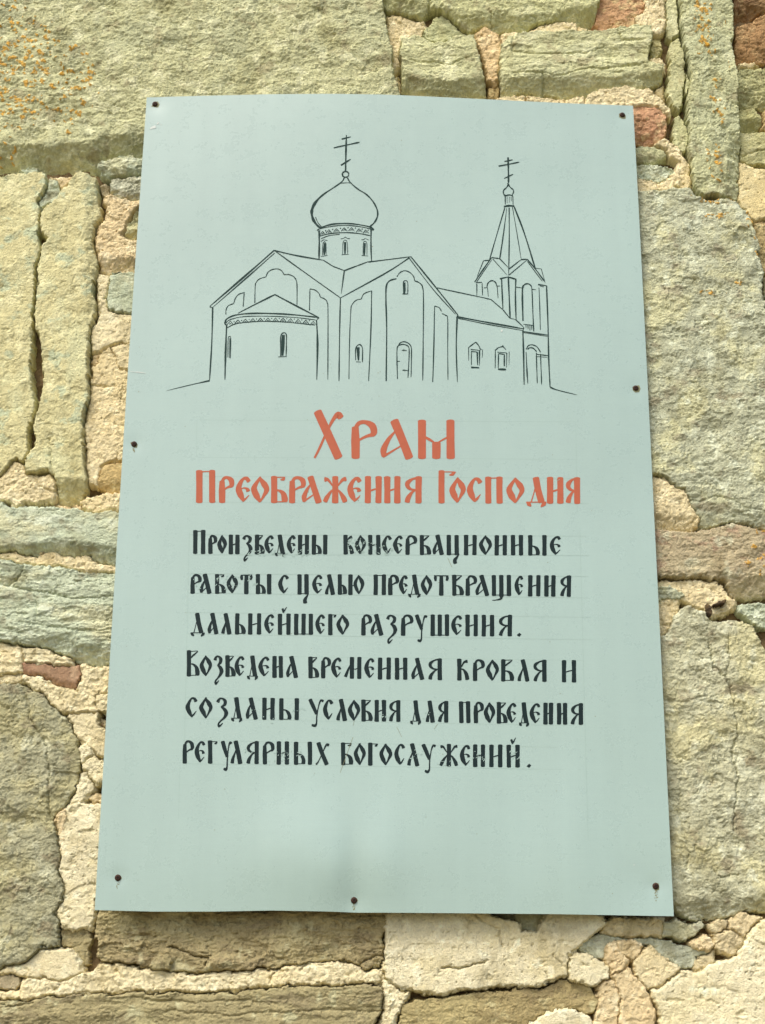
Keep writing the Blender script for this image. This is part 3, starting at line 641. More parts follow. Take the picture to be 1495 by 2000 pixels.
# --- the same masonry goes on a little beyond the frame
rng = np.random.RandomState(4)
def row(xa, xb, ya, yb):
    x = xa
    while x < xb - 60:
        L = min(rng.uniform(120, 320), xb - x)
        if xb - x - L < 80: L = xb - x
        j = lambda: rng.uniform(-9, 9)
        p = [x + 6, ya + 6 + j(), x + L / 2, ya + 5 + j(), x + L - 6, ya + 6 + j(), x + L - 7 + j(), (ya + yb) / 2, x + L - 8, yb - 6 + j(), x + L / 2, yb - 8 + j(), x + 6, yb - 6 + j(), x + 7 + j(), (ya + yb) / 2]
        pal = ['olive', 'grey', 'yellow', 'greygreen', 'brown', 'mortar'][rng.randint(6)]
        build_piece('stone' if pal != 'mortar' else 'mortar', p, pal, h=rng.uniform(-0.006, 0.006), g=0.005 if ya < 2300 else 0.008, w=(0.012, 0.016, 0.012), inset=0.002,
                    kind='stone' if pal != 'mortar' else 'mortar', seed=int(abs(x) * 3 + abs(ya) * 7) % 4000)
        x += L
for ya, yb in ((-440, -320), (-315, -200), (-195, -66)): row(-560, 2060, ya, yb)
for ya, yb in ((2066, 2170), (2175, 2290), (2295, 2400)): row(-560, 2060, ya, yb)
y = -60
while y < 2060:
    hh = float(rng.uniform(90, 260)); yb = min(y + hh, 2060)
    if 2060 - yb < 80: yb = 2060
    row(-560, -64, y, yb); y = yb
yy = 2405
while yy < 4560:
    hh = float(rng.uniform(150, 260)); yb = min(yy + hh, 4600)
    row(-560, 2060, yy, yb); yy = yb + 5
y = -60
while y < 2060:
    hh = float(rng.uniform(90, 260)); yb = min(y + hh, 2060)
    if 2060 - yb < 80: yb = 2060
    row(1564, 2060, y, yb); y = yb

# ------------------------------------------------------------------ unseen earth at the foot of the wall, added for warm bounce light
gx = np.linspace(-25, 25, 26); gy = np.linspace(-40, 0.04, 26)
GU, GV = np.meshgrid(gx, gy)
gi = np.arange(26 * 26).reshape(26, 26)
gme = mesh_np('ground', np.stack([GU.ravel(), GV.ravel(), 0.02 * gn(GU.ravel() / 3, GV.ravel() / 3, 2) * (GV.ravel() < -1)], 1),
              np.stack([gi[:-1, :-1].ravel(), gi[:-1, 1:].ravel(), gi[1:, 1:].ravel(), gi[1:, :-1].ravel()], 1))
go = link('ground', gme, flat_mat('dry_grass_and_lime_rubble', lin(130, 122, 96, 0.8), 0.95, 0.35, scale=3))
go['kind'] = 'structure'

# ------------------------------------------------------------------ the sign
SY = -0.021
sign = bpy.data.objects.new('painted_sign', None); col.objects.link(sign)
sx, sz = plane_pt(692, 1782, SY)
sign.location = (float(sx), SY, float(sz))
sign['label'] = 'pale green metal sign with a church drawing and Cyrillic lettering, screwed to the stone wall'
sign['category'] = 'sign'
SO = np.array([float(sx), SY, float(sz)])

def gauss(x, y, cx, cy, rx, ry): return np.exp(-((x - cx) / rx) ** 2 - ((y - cy) / ry) ** 2)
SCREWS = [(303, 203), (1216, 224), (1242, 758), (262, 867), (232, 1715), (692, 1759), (1280, 1731)]
def bump(px, py):
    """how far the buckled sheet stands proud, in metres, at a point of the sheet"""
    px = np.asarray(px, float); py = np.asarray(py, float)
    o = 0.0016 * gn(px / 520.0, py / 430.0, 3) + 0.0007 * gn(px / 210.0, py / 260.0, 7)
    o = o + 0.0085 * gauss(px, py, 605, 1670, 120, 120) + 0.003 * gauss(px, py, 1120, 1640, 70, 200) + 0.0040 * gauss(px, py, 830, 1640, 120, 170) - 0.0030 * gauss(px, py, 692, 1785, 55, 70)
    o = o - 0.0016 * gauss(px, py, 692, 1725, 26, 110) + 0.0030 * gauss(px, py, 752, 1690, 48, 90) - 0.0016 * gauss(px, py, 1270, 1735, 60, 60) + 0.0016 * gauss(px, py, 650, 1705, 30, 60)
    o = o + 0.0022 * gauss(px, py, 400, 1700, 120, 120) + 0.0016 * gauss(px, py, 1050, 1700, 140, 120)
    o = o + 0.0045 * gauss(px, py, 760, 180, 260, 150) + 0.0015 * gauss(px, py, 1080, 300, 120, 60)
    o = o + 0.007 * np.clip((py - 950) / 830.0, 0, 2) ** 2
    for a, b in SCREWS: o = o - 0.0009 * gauss(px, py, a, b, 16, 16)
    return o
def sp(px, py, lift=0.0):
    x, z = plane_pt(px, py, SY)
    return np.stack([x, SY - bump(px, py) - lift, z], -1) - SO

TOP = np.array([(287, 190), (400, 187), (520, 185), (640, 185), (760, 187), (880, 192), (1000, 197), (1120, 202), (1237, 206)], float)
BOT = np.array([(187, 1778), (300, 1781), (420, 1781), (530, 1779), (640, 1781), (700, 1783), (860, 1784), (1080, 1786), (1315, 1790)], float)
def edge(E, s):
    k = np.linspace(0, 1, len(E))
    # map parameter by x so that columns stay straight
    t = (E[:, 0] - E[0, 0]) / (E[-1, 0] - E[0, 0])
    return E[0, 0] + s * (E[-1, 0] - E[0, 0]), np.interp(s, t, E[:, 1])
NS, NT = 170, 240
S, T = np.meshgrid(np.linspace(0, 1, NS), np.linspace(0, 1, NT))
tx, ty = edge(TOP, S); bx, by = edge(BOT, S)
PX = tx * (1 - T) + bx * T; PY = ty * (1 - T) + by * T
PX = PX - 3.5 * np.sin(np.pi * T) * (1 - S) + 3.0 * np.sin(np.pi * T) * S * 0.6
front = sp(PX, PY); back = sp(PX, PY, -0.0016)
nv = NS * NT
idx = np.arange(nv).reshape(NT, NS)
qf = np.stack([idx[:-1, :-1].ravel(), idx[1:, :-1].ravel(), idx[1:, 1:].ravel(), idx[:-1, 1:].ravel()], 1)
me = mesh_np('sheet', np.concatenate([front.reshape(-1, 3), back.reshape(-1, 3)]), np.concatenate([qf, qf[:, ::-1] + nv]))
link('sheet', me, M_SIGN, sign)
ring = np.concatenate([idx[0, :], idx[1:, -1], idx[-1, -2::-1], idx[-2:0:-1, 0]])
A = front.reshape(-1, 3)[ring]; B = back.reshape(-1, 3)[ring]
n = len(ring); k = np.arange(n); k2 = (k + 1) % n
me = mesh_np('sheet_edge', np.concatenate([A, B]), np.stack([k, k2, k2 + n, k + n], 1), False)
link('sheet_edge', me, M_EDGE, sign)

# ------------------------------------------------------------------ paint: ribbons that lie on the sheet
class Paint:
    def __init__(s, lift=0.00026): s.v = []; s.f = []; s.k = 0; s.lift = lift
    def poly(s, P):
        s.k += 1
        P = np.array(P, float)
        q = sp(P[:, 0], P[:, 1], s.lift + 0.000012 * (s.k % 14))
        b = len(s.v); s.v += [tuple(c) for c in q]; s.f.append(tuple(range(b, b + len(P))))
    def ribbon(s, P, W, cap=False):
        """P centre line in pixels, W full widths in pixels"""
        P = np.array(P, float); W = np.array(W, float)
        n = len(P)
        d = np.diff(P, axis=0); L = np.hypot(d[:, 0], d[:, 1]) + 1e-9; d = d / L[:, None]
        tn = np.zeros_like(P); tn[0] = d[0]; tn[-1] = d[-1]
        if n > 2:
            m = d[:-1] + d[1:]; m /= (np.hypot(m[:, 0], m[:, 1]) + 1e-9)[:, None]; tn[1:-1] = m
        nr = np.stack([-tn[:, 1], tn[:, 0]], 1) * (W / 2)[:, None]
        s.k += 1
        lf = s.lift + 0.000012 * (s.k % 14)
        a = P + nr; c = P - nr
        qa = sp(a[:, 0], a[:, 1], lf); qc = sp(c[:, 0], c[:, 1], lf)
        b = len(s.v)
        s.v += [tuple(v) for v in qa] + [tuple(v) for v in qc]
        for i in range(n - 1): s.f.append((b + i, b + n + i, b + n + i + 1, b + i + 1))
        if cap:
            for e, (i, sg) in enumerate(((0, -1), (n - 1, 1))):
                r = W[i] / 2
                if r < 1.2: continue
                th = np.linspace(-math.pi / 2, math.pi / 2, 5)
                c0 = P[i]; t = tn[i] * sg; nn = np.array([-t[1], t[0]])
                ring = c0 + np.outer(np.cos(th), t) * r * 0.32 + np.outer(np.sin(th), nn) * r
                q = sp(ring[:, 0], ring[:, 1], lf)
                b2 = len(s.v); s.v += [tuple(v) for v in q]; s.f.append(tuple(range(b2, b2 + 5)))
    def build(s, name, mat, parent=sign, label=None):
        me = bpy.data.meshes.new(name); me.from_pydata(s.v, [], s.f); me.update()
        o = link(name, me, mat, parent)
        if label: o['label'] = label
        return o

def smooth_path(P, W, n=5):
    P = np.array(P, float); W = np.array(W, float)
    if len(P) < 3: 
        t = np.linspace(0, 1, 4)[:, None]
        return P[0] * (1 - t) + P[1] * t, W[0] * (1 - t[:, 0]) + W[1] * t[:, 0]
    Q = np.concatenate([[2 * P[0] - P[1]], P, [2 * P[-1] - P[-2]]]); X = np.concatenate([[W[0]], W, [W[-1]]])
    op, ow = [], []
    for i in range(1, len(Q) - 2):
        for j in range(n):
            t = j / n
            p = 0.5 * ((2 * Q[i]) + (-Q[i - 1] + Q[i + 1]) * t + (2 * Q[i - 1] - 5 * Q[i] + 4 * Q[i + 1] - Q[i + 2]) * t * t + (-Q[i - 1] + 3 * Q[i] - 3 * Q[i + 1] + Q[i + 2]) * t ** 3)
            op.append(p); ow.append(X[i] * (1 - t) + X[i + 1] * t)
    op.append(P[-1]); ow.append(W[-1])
    return np.array(op), np.array(ow)

# glyphs of the brush lettering: strokes of (x, y, width); x 0..1 between the outer stems, y 0..1 from the base line up; 'T' = stem width, 't' = hair line
T_, t_ = 1.0, 0.17
def ST(x, a=1.0, b=0.0): return [(x, a, T_), (x, (a + b) / 2, T_ * 0.95), (x, b, T_)]
def HL(x0, y0, x1, y1, w=t_): return [(x0, y0, w), (x1, y1, w)]
BOWL = [(0.0, .47, .2), (.45, .46, .35), (.85, .34, .8), (1.0, .16, 1.0), (.98, .03, .9)]
GL = {
 'П': [ST(0), ST(1), HL(-.15, .975, 1.15, .985)],
 'Н': [ST(0), ST(1), [(0, .42, .2), (.5, .50, .3), (1, .55, .2)]],
 'Р': [[(0, .82, .8), (0, .45, T_), (0, 0, T_)], [(0, .78, .5), (.2, .93, .5), (.55, .96, .5), (.92, .86, .85), (1.0, .70, .8), (.9, .62, .6)],
       [(1.0, .63, .5), (.6, .58, .35), (.15, .47, .25)]],
 'Е': [[(1.0, .82, .7), (.8, .93, .6), (.45, .90, .45), (.12, .70, .75), (.02, .50, 1.0), (.2, .28, 1.0), (.5, .06, .45)], [(.42, .05, .35), (.7, .13, .3), (1.05, .28, .12)],
       [(.1, .50, .15), (.5, .56, .2), (.85, .52, .5), (.95, .44, .7)]],
 'С': [[(1.0, .80, .8), (.8, .92, .6), (.45, .92, .4), (.12, .70, .75), (.02, .50, 1.0), (.2, .28, 1.0), (.5, .06, .45)], [(.45, .05, .35), (.7, .15, .4), (1.05, .33, .12)]],
 'О': [[(.52, .99, .3), (.12, .68, .7), (0, .50, .95), (.22, .26, 1.05), (.50, .02, .4)], [(.42, .96, .45), (.82, .70, 1.0), (1.0, .50, .8), (.78, .26, .45), (.50, .03, .25)]],
 'Б': [ST(0), HL(-.1, .975, 1.05, .985), [(1.05, .97, .12), (.9, .90, .5), (.6, .88, .2)], BOWL, HL(-.15, .02, 1.1, .02)],
 'В': [ST(0), HL(-.1, .975, 1.05, .985), [(1.05, .975, .15), (.6, .84, .42), (.1, .68, .3)], BOWL, HL(-.15, .02, 1.1, .02)],
 'А': [[(.42, 1.0, T_), (.72, .5, T_), (1.0, 0, T_)], [(.52, .76, .15), (.22, .50, .5), (.02, .22, .8), (.04, .04, .6)], [(.0, .03, .3), (.3, .16, .25), (.78, .36, .15)]],
 'Л': [[(.42, 1.0, T_), (.72, .5, T_), (1.0, 0, T_)], [(.58, .74, .15), (.32, .46, .35), (.08, .20, .7), (.0, .02, .8)]],
 'Д': [[(.48, 1.0, T_), (.66, .5, T_), (.92, .04, T_)], [(.5, .80, .15), (.32, .42, .17), (.1, .04, .2)], HL(-.25, .03, 1.3, .03), [(-.28, .04, .2), (-.1, -.04, .7), (.08, -.13, .25)],
       [(1.3, .04, .2), (1.12, -.04, .7), (.9, -.15, .25)]],
 'Ж': [ST(.5), [(-.02, .90, .75), (.14, .88, .5), (.32, .70, .25), (.5, .52, .2)], [(1.02, .92, .75), (.86, .88, .5), (.68, .70, .25), (.5, .52, .2)],
       [(.5, .55, .2), (.28, .42, .4), (.08, .18, .75), (.0, .03, .7)], [(.5, .55, .2), (.72, .42, .4), (.92, .18, .85), (1.0, .03, .8)]],
 'З': [[(.02, .80, .8), (.18, .92, .5), (.5, .96, .4), (.88, .84, .8), (.82, .66, .7), (.4, .54, .3)], [(.4, .55, .3), (.8, .44, .8), (1.0, .26, .95), (.8, .06, .6), (.4, -.10, .35), (.1, -.24, .4), (.15, -.38, .55), (.6, -.22, .1)]],
 'Ы': [ST(0), [(0.0, .47, .2), (.25, .45, .35), (.45, .33, .75), (.54, .16, .9), (.52, .03, .85)], HL(-.1, .02, .6, .02), ST(1)],
 'Ь': [ST(0), BOWL, HL(-.15, .02, 1.1, .02)],
 'К': [ST(0), [(.05, .50, .15), (.3, .66, .25), (.6, .86, .45), (.98, .90, .75)], [(.1, .53, .15), (.5, .50, .45), (.85, .30, .9), (1.0, .03, .95)]],
 'Ц': [ST(0), ST(1), HL(-.12, .02, 1.3, .03), [(1.3, .03, .15), (1.05, -.12, .45), (.75, -.30, .85), (.80, -.46, .9)]],
 'Ш': [ST(0), ST(.5), ST(1), HL(-.08, .02, 1.08, .02)],
 'Щ': [ST(0), ST(.5, 1, -.05), ST(1), HL(-.08, .02, 1.08, .02), [(.5, .0, .95), (.46, -.16, .5), (.2, -.22, .25), (-.1, -.25, .1)]],
 'Т': [[(.5, .95, .8), (.5, .5, T_), (.5, 0, T_)], HL(-.1, .97, 1.1, .97, .25), [(0, .96, .5), (0, .86, .7), (.02, .72, .5)], [(1, .96, .5), (1, .86, .7), (.95, .74, .5)]],
 'Г': [ST(0), HL(-.1, .975, 1.1, .975), [(1.15, .98, .12), (.9, .90, .5), (.65, .87, .2)]],
 'Ю': [ST(0), HL(0, .42, .45, .5, .2), [(.70, .98, .3), (.45, .68, .7), (.40, .50, .8), (.52, .26, .8), (.70, .03, .3)], [(.66, .96, .4), (.92, .70, .95), (1.0, .50, .8), (.88, .26, .5), (.68, .03, .3)]],
 'Я': [ST(1), [(.95, .97, .35), (.5, .93, .35), (.1, .78, .75), (.08, .64, .7), (.4, .52, .4), (.9, .50, .2)], [(.9, .52, .2), (.5, .42, .35), (.15, .20, .75), (.05, .03, .85)]],
 'У': [[(0, .98, .9), (.25, .65, .9), (.52, .30, .7)], [(1.05, .90, .6), (.85, .93, .45), (.68, .66, .25), (.55, .2, .3), (.52, -.15, .35), (.38, -.28, .7), (.15, -.24, .5)]],
 'Х': [[(.18, .98, T_), (.5, .5, T_), (.92, 0, T_)], [(1.05, .88, .7), (.85, .90, .45), (.55, .55, .2), (.2, .15, .25), (.0, .0, .45)]],
 'М': [ST(.46), ST(1), [(.42, .75, .15), (.2, .42, .5), (0, .08, .75)], [(.46, .5, .15), (.75, .44, .25), (1, .6, .15)]],
 'μ': [ST(0), ST(1), [(.5, .40, T_), (.5, .2, T_), (.5, 0, T_)], [(0, .60, .25), (.25, .50, .35), (.5, .38, .15)], [(1, .60, .2), (.75, .50, .22), (.5, .38, .15)]],
 'χ': [[(.13, .99, 1.0), (.5, .5, 1.0), (.88, 0, 1.0)], [(.97, .86, .8), (.88, .93, .75), (.72, .84, .45), (.5, .60, .3), (.2, .22, .3), (.0, .0, .25)]],
}
GL['Й'] = GL['Н'] + [[(.3, 1.28, .5), (.42, 1.12, .5), (.45, 1.08, .3)], [(.42, 1.09, .35), (.6, 1.22, .3), (.8, 1.36, .1)]]
rg = np.random.RandomState(11)
def glyph(pa, ch, x0, x1, top, bot, T=None):
    h = bot - top
    T = T if T else h * 0.215
    n0 = T / 2 if ch not in 'ОСЕЗ' else T * 0.45
    a, b = x0 + n0, x1 - n0
    sl = rg.uniform(-0.012, 0.012)
    for stx in GL[ch]:
        P = [(a + (b - a) * p[0] + sl * h * (p[1] - .5) + rg.uniform(-.25, .25), bot - h * p[1] + rg.uniform(-.3, .3)) for p in stx]
        W = [max(1.3, p[2] * T * rg.uniform(0.95, 1.05)) for p in stx]
        Q, X = smooth_path(P, W, 4)
        pa.ribbon(Q, X, cap=True)

def rowtxt(L, R, oy, tl, bl, tr, br, caps=(), T=8.7, dots=(), mat=None, label=None, extra=None):
    """L, R: (letters, positions) in the left (x from 340) and right (x from 740) enlarged views; heights at X=0 of the left and X=1424 of the right view"""
    for (chars, pos), ox in ((L, 340), (R, 740)):
        pos = np.array(pos, float).reshape(-1, 2)
        assert len(pos) == len(chars), (chars, len(pos))
        for ch, (a, b) in zip(chars, pos):
            f = ((a + b) / 2 / 3.5595 + ox - 340) / 800.0
            tp = tl + (tr - tl) * f; bt = bl + (br - bl) * f
            tcap = None
            for cx, up in caps:
                if abs(cx - a) < 1.5: tcap = up
            if tcap is not None: tp = tcap
            pa = Paint()
            glyph(pa, ch, ox + a / 3.5595, ox + b / 3.5595, oy + tp / 3.5595, oy + bt / 3.5595, T)
            pa.build('letter', mat or M_BLACK)
    for dx, dy in dots:
        pa = Paint(); pa.poly([(dx - 4.5, dy + 1), (dx + .5, dy - 4), (dx + 4.8, dy - .5), (dx + .5, dy + 4.2)]); pa.build('full_stop', M_BLACK)

rowtxt(('χРАμ', [948, 1195, 1233, 1420, 1426, 1666, 1696, 1952]), ('', []), 780, 148, 405, 152, 408, caps=[(948, 83)], T=16.2, mat=M_RED, label='large faded red heading word')
rowtxt(('ПРЕОБРАЖЕН', [155, 288, 313, 425, 430, 540, 537, 665, 675, 792, 800, 922, 882, 1030, 1030, 1213, 1205, 1312, 1327, 1445]),
       ('НЯГОСПОДНЯ', [38, 152, 172, 300, 415, 545, 492, 607, 613, 725, 740, 862, 887, 1017, 1030, 1160, 1170, 1285, 1293, 1402]),
       780, 535, 714, 546, 720, caps=[(155, 497), (415, 499)], T=12.4, mat=M_RED, label='second heading line in faded red')
rowtxt(('ПРОНЗВЕДЕНЫКОН', [133, 218, 238, 305, 302, 370, 380, 457, 472, 548, 562, 632, 628, 700, 700, 775, 785, 852, 862, 940, 958, 1068, 1178, 1253, 1258, 1337, 1350, 1437]),
       ('СЕРВАЦНОННЫЕ', [22, 95, 100, 172, 185, 272, 285, 365, 370, 455, 472, 558, 592, 682, 697, 790, 805, 892, 918, 1005, 1038, 1168, 1188, 1272]),
       1010, 124, 250, 130, 266, caps=[(133, 93)])
rowtxt(('РАБОТЫСЦЕЛЬЮП', [115, 197, 175, 262, 285, 362, 366, 448, 455, 552, 568, 678, 725, 803, 858, 938, 960, 1038, 1046, 1120, 1138, 1205, 1212, 1327, 1388, 1476]),
       ('РЕДОТВРАЩЕННЯ', [65, 145, 140, 207, 205, 290, 292, 375, 378, 492, 510, 592, 603, 687, 668, 770, 785, 920, 943, 1010, 1038, 1125, 1150, 1230, 1256, 1338]),
       1010, 396, 526, 410, 551)
rowtxt(('ДАЛЬНЕЙШЕГОРА', [118, 210, 230, 312, 326, 402, 425, 500, 515, 608, 628, 703, 722, 812, 835, 968, 983, 1056, 1072, 1140, 1130, 1220, 1302, 1382, 1363, 1457]),
       ('ЗРУШЕННЯ', [48, 130, 155, 245, 248, 345, 360, 490, 503, 585, 602, 690, 715, 803, 828, 927]),
       1010, 670, 808, 688, 832, dots=[(1014, 1240)])
rowtxt(('ВОЗВЕДЕНАВРЕМЕ', [90, 180, 180, 268, 272, 345, 358, 430, 422, 497, 508, 585, 588, 670, 685, 760, 776, 865, 935, 1010, 1022, 1097, 1093, 1170, 1178, 1305, 1323, 1400]),
       ('ННАЯКРОВЛЯН', [-6, 85, 112, 200, 222, 318, 338, 440, 545, 632, 655, 740, 745, 838, 850, 942, 960, 1050, 1068, 1167, 1272, 1372]),
       1250, 106, 248, 146, 293, caps=[(90, 75)])
rowtxt(('СОЗДАНЫУСЛОВ', [83, 168, 178, 272, 292, 378, 398, 475, 495, 585, 615, 702, 733, 870, 932, 1050, 1036, 1112, 1126, 1205, 1210, 1297, 1303, 1382]),
       ('НЯДЛЯПРОВЕДЕННЯ', [-29, 52, 66, 152, 218, 295, 322, 390, 406, 485, 558, 638, 660, 735, 730, 812, 820, 897, 888, 962, 972, 1045, 1048, 1128, 1143, 1213, 1238, 1310, 1328, 1420]),
       1250, 396, 542, 446, 588)
rowtxt(('РЕГУЛЯРНЫХБОГ', [62, 145, 146, 224, 238, 315, 325, 415, 392, 478, 500, 592, 618, 705, 715, 802, 835, 962, 975, 1087, 1162, 1247, 1250, 1337, 1350, 1427]),
       ('ОСЛУЖЕННЙ', [4, 95, 108, 187, 193, 282, 295, 405, 418, 557, 563, 642, 655, 740, 768, 860, 888, 980]),
       1250, 700, 855, 742, 890, dots=[(1033, 1496)])

# ------------------------------------------------------------------ the line drawing of the church
dr = Paint(0.00022)
def ln(frame, w, *flat):
    ox, oy, s = frame
    P = np.array(flat, float).reshape(-1, 2) * s + (ox, oy)
    P = P + rg.uniform(-.12, .12, P.shape)
    W = np.full(len(P), float(w)) if np.isscalar(w) else np.interp(np.linspace(0, 1, len(P)), np.linspace(0, 1, len(w)), w)
    Q, X = smooth_path(P, W, 5)
    X = X * 1.18 * (1 + 0.18 * np.sin(np.arange(len(X)) * 0.9 + P[0, 0]))
    X[-1] *= 0.6
    dr.ribbon(Q, X)
def sg(frame, w, *flat):     # straight pieces, no smoothing across corners
    P = np.array(flat, float).reshape(-1, 2)
    for i in range(len(P) - 1): ln(frame, w, *P[i], *P[i + 1])
Af = (300, 240, .3077); Bf = (740, 280, .3077); Cf = (580, 240, .15); Df = (400, 470, .1672); Ef = (640, 480, .1806); Ff = (880, 290, .1472); Gf = (880, 530, .1739)
ln(Cf, (2.2, 3.0, 2.6), 648,170, 640,400, 635,645)
ln(Cf, 2.2, 585,222, 705,192); ln(Cf, (2.2, 2.0, 2.8), 482,335, 640,300, 818,262); ln(Cf, 2.4, 575,560, 702,483)
a = np.linspace(0, 2 * math.pi, 14); ln(Cf, (1.6, 2.4, 2.8, 2.0), *np.stack([636 + 42 * np.cos(a), 677 + 38 * np.sin(a)], 1).ravel())
ln(Cf, (1.8, 2.0, 2.0, 2.4, 4.0, 5.0, 4.2, 4.4, 3.6, 2.4), 622,715, 585,775, 470,855, 350,935, 255,1025, 208,1110, 195,1180, 215,1260, 262,1330, 312,1372)
ln(Cf, (1.8, 2.0, 2.2, 2.4, 2.8, 2.2), 655,715, 700,785, 800,870, 900,930, 980,1010, 1035,1100, 1055,1180, 1040,1250, 1000,1310, 950,1352)
ln(Cf, 1.1, 570,793, 645,786, 720,790); ln(Cf, 1.2, 245,1230, 275,1300, 325,1360)
ln(Cf, (2.6, 2.0, 1.6), 300,1370, 450,1325, 630,1312, 800,1325, 960,1358, 1000,1385)
ln(Cf, 1.3, 265,1408, 290,1385, 450,1350, 620,1337, 800,1350, 950,1380, 995,1402)
ln(Cf, 1.6, 300,1475, 450,1440, 640,1430, 800,1440, 955,1468); ln(Cf, 1.2, 315,1508, 420,1470, 560,1452)
ln(Cf, 2.8, 292,1400, 293,1600, 290,1780); ln(Cf, (2.8, 2.2, 2.4), 968,1390, 966,1600, 974,1800); ln(Cf, 3.0, 950,1355, 985,1375, 1000,1400)
for cx, cy in ((340,1436), (420,1414), (520,1399), (620,1388), (715,1386), (815,1400), (900,1416)):
    sg(Cf, 1.3, cx-40,cy+24, cx-4,cy-22, cx+38,cy+24); sg(Cf, .9, cx-14,cy+20, cx,cy, cx+14,cy+18)
for cx, cy in ((378,1405), (468,1388), (570,1374), (668,1366), (765,1370), (852,1384), (930,1400)): ln(Cf, 2.2, cx-5,cy-4, cx+5,cy+6)
sg(Cf, 1.1, 335,1725, 338,1570); ln(Cf, 1.1, 338,1570, 360,1548, 382,1570); sg(Cf, 1.1, 382,1570, 385,1720); ln(Cf, (3.5, 4.2), 364,1565, 358,1718)
ln(Cf, 1.1, 598,1710, 603,1560, 630,1528, 658,1560, 664,1710); ln(Cf, (3.6, 4.4), 630,1552, 628,1708)
ln(Cf, 1.1, 862,1730, 868,1570, 890,1545, 912,1570, 914,1730); ln(Cf, (3.4, 4.2), 886,1565, 880,1725)
ln(Cf, 1.0, 585,1717, 680,1712); ln(Cf, 1.0, 315,1742, 400,1722); ln(Cf, 1.0, 845,1727, 930,1736)
sg(Cf, 1.1, 572,1512, 605,1508, 632,1487, 660,1508, 695,1508); sg(Cf, 1.1, 315,1545, 350,1522, 400,1532); sg(Cf, 1.1, 842,1524, 870,1522, 890,1505, 940,1528)
ln(Af, (2.0, 3.0, 2.4), 768,808, 600,955, 362,1160); ln(Af, (1.4, 2.2, 1.4), 770,826, 600,975, 378,1168); sg(Af, 1.6, 362,1160, 358,1168, 378,1170)
ln(Af, 2.2, 768,810, 910,842, 1080,872); sg(Af, 2.0, 1080,872, 1140,910, 1212,938, 1300,905, 1365,880)
ln(Af, 1.8, 775,815, 900,905, 1187,1110); ln(Af, (2.2, 1.2), 1212,938, 1192,1085)
ln(Af, 2.2, 376,1172, 370,1400, 356,1634); ln(Af, (2.4, 1.8, 1.2, .7), 356,1636, 240,1662, 85,1700); ln(Af, 2.0, 1187,1110, 1182,1350, 1178,1640)
ln(Df, 1.6, 586,725, 590,540, 600,490, 640,445, 716,422); ln(Df, 1.6, 716,422, 735,375, 780,340, 850,328, 900,350, 930,398); ln(Df, 1.7, 930,395, 985,395, 1040,420, 1070,460, 1080,530, 1080,755)
ln(Df, 1.5, 248,860, 250,810, 275,760, 340,732); ln(Df, 1.5, 340,732, 360,670, 400,625, 460,605); ln(Df, 1.6, 462,598, 455,700, 450,772)
ln(Df, 1.5, 1225,815, 1228,690, 1230,565); ln(Df, 1.5, 1230,562, 1290,575, 1335,615, 1352,660); ln(Df, 1.6, 1352,660, 1400,680, 1432,720, 1442,850, 1440,1625)
ln(Df, (1.0, 2.2, 2.4), 390,845, 600,738, 822,628); ln(Df, 2.4, 822,628, 1080,765, 1335,898)
ln(Df, (2.6, 2.0, 2.4, 1.8), 240,950, 262,910, 360,868, 550,848, 800,850, 1050,865, 1330,897); ln(Df, 1.4, 252,962, 290,925, 420,890, 600,880, 850,885, 1100,900, 1310,928)
ln(Df, 1.6, 265,1016, 350,975, 500,950, 700,942, 950,950, 1290,986); ln(Df, 2.4, 240,950, 238,968, 256,985); sg(Df, 1.8, 1335,898, 1312,922)
for i in range(12):
    cx = 300 + i * 88; cy = 916 + 36 * abs((cx - 770) / 470.0) ** 2.2 + 4
    sg(Df, 1.2, cx-38,cy+26, cx,cy-20, cx+38,cy+26); sg(Df, .9, cx-12,cy+22, cx,cy+6, cx+12,cy+20)
    if i < 11: ln(Df, 1.7, cx+40,cy-16, cx+48,cy-8)
ln(Df, (2.6, 3.0, 2.4), 258,980, 245,1300, 238,1625); ln(Df, (2.0, 3.2, 2.2), 1308,930, 1320,1200, 1310,1625)
ln(Df, 1.7, 890,1350, 888,1200, 892,1105, 925,1075, 955,1100, 956,1200, 952,1355); ln(Df, (4.6, 5.4), 920,1100, 910,1345); ln(Df, 1.3, 862,1358, 958,1354)
ln(Df, 1.3, 272,1365, 275,1150, 290,1120, 306,1145, 300,1375); ln(Df, 2.2, 297,1140, 292,1370)
ln(Ef, 2.0, 445,172, 480,172, 900,118); ln(Ef, 2.2, 888,128, 640,290, 140,565); ln(Ef, 2.3, 900,116, 1150,425, 1410,752); ln(Ef, 1.5, 885,135, 1140,470, 1385,745); sg(Ef, 2.4, 1412,752, 1398,772)
ln(Ef, 1.5, 232,1445, 240,1000, 252,700, 265,640, 310,590, 365,578); ln(Ef, 1.6, 365,578, 395,520, 475,487); ln(Ef, 1.9, 477,487, 470,900, 445,1465)
ln(Ef, (2.0, 2.6, 2.0), 635,1465, 640,900, 632,600, 637,440, 672,380, 748,356); ln(Ef, 1.6, 750,335, 785,290, 840,270, 900,295, 935,340, 942,380)
ln(Ef, 1.8, 942,380, 990,400, 1028,450, 1038,600, 1035,1000, 1030,1460)
ln(Ef, 1.4, 822,520, 820,400, 845,378, 868,402, 868,520); ln(Ef, 4.0, 833,398, 832,518); ln(Ef, 1.4, 812,523, 874,522)
ln(Ef, 1.8, 305,1240, 306,1110, 345,1070, 378,1110, 378,1262); ln(Ef, 4.8, 330,1098, 336,1242); ln(Ef, 1.3, 308,1257, 362,1260)
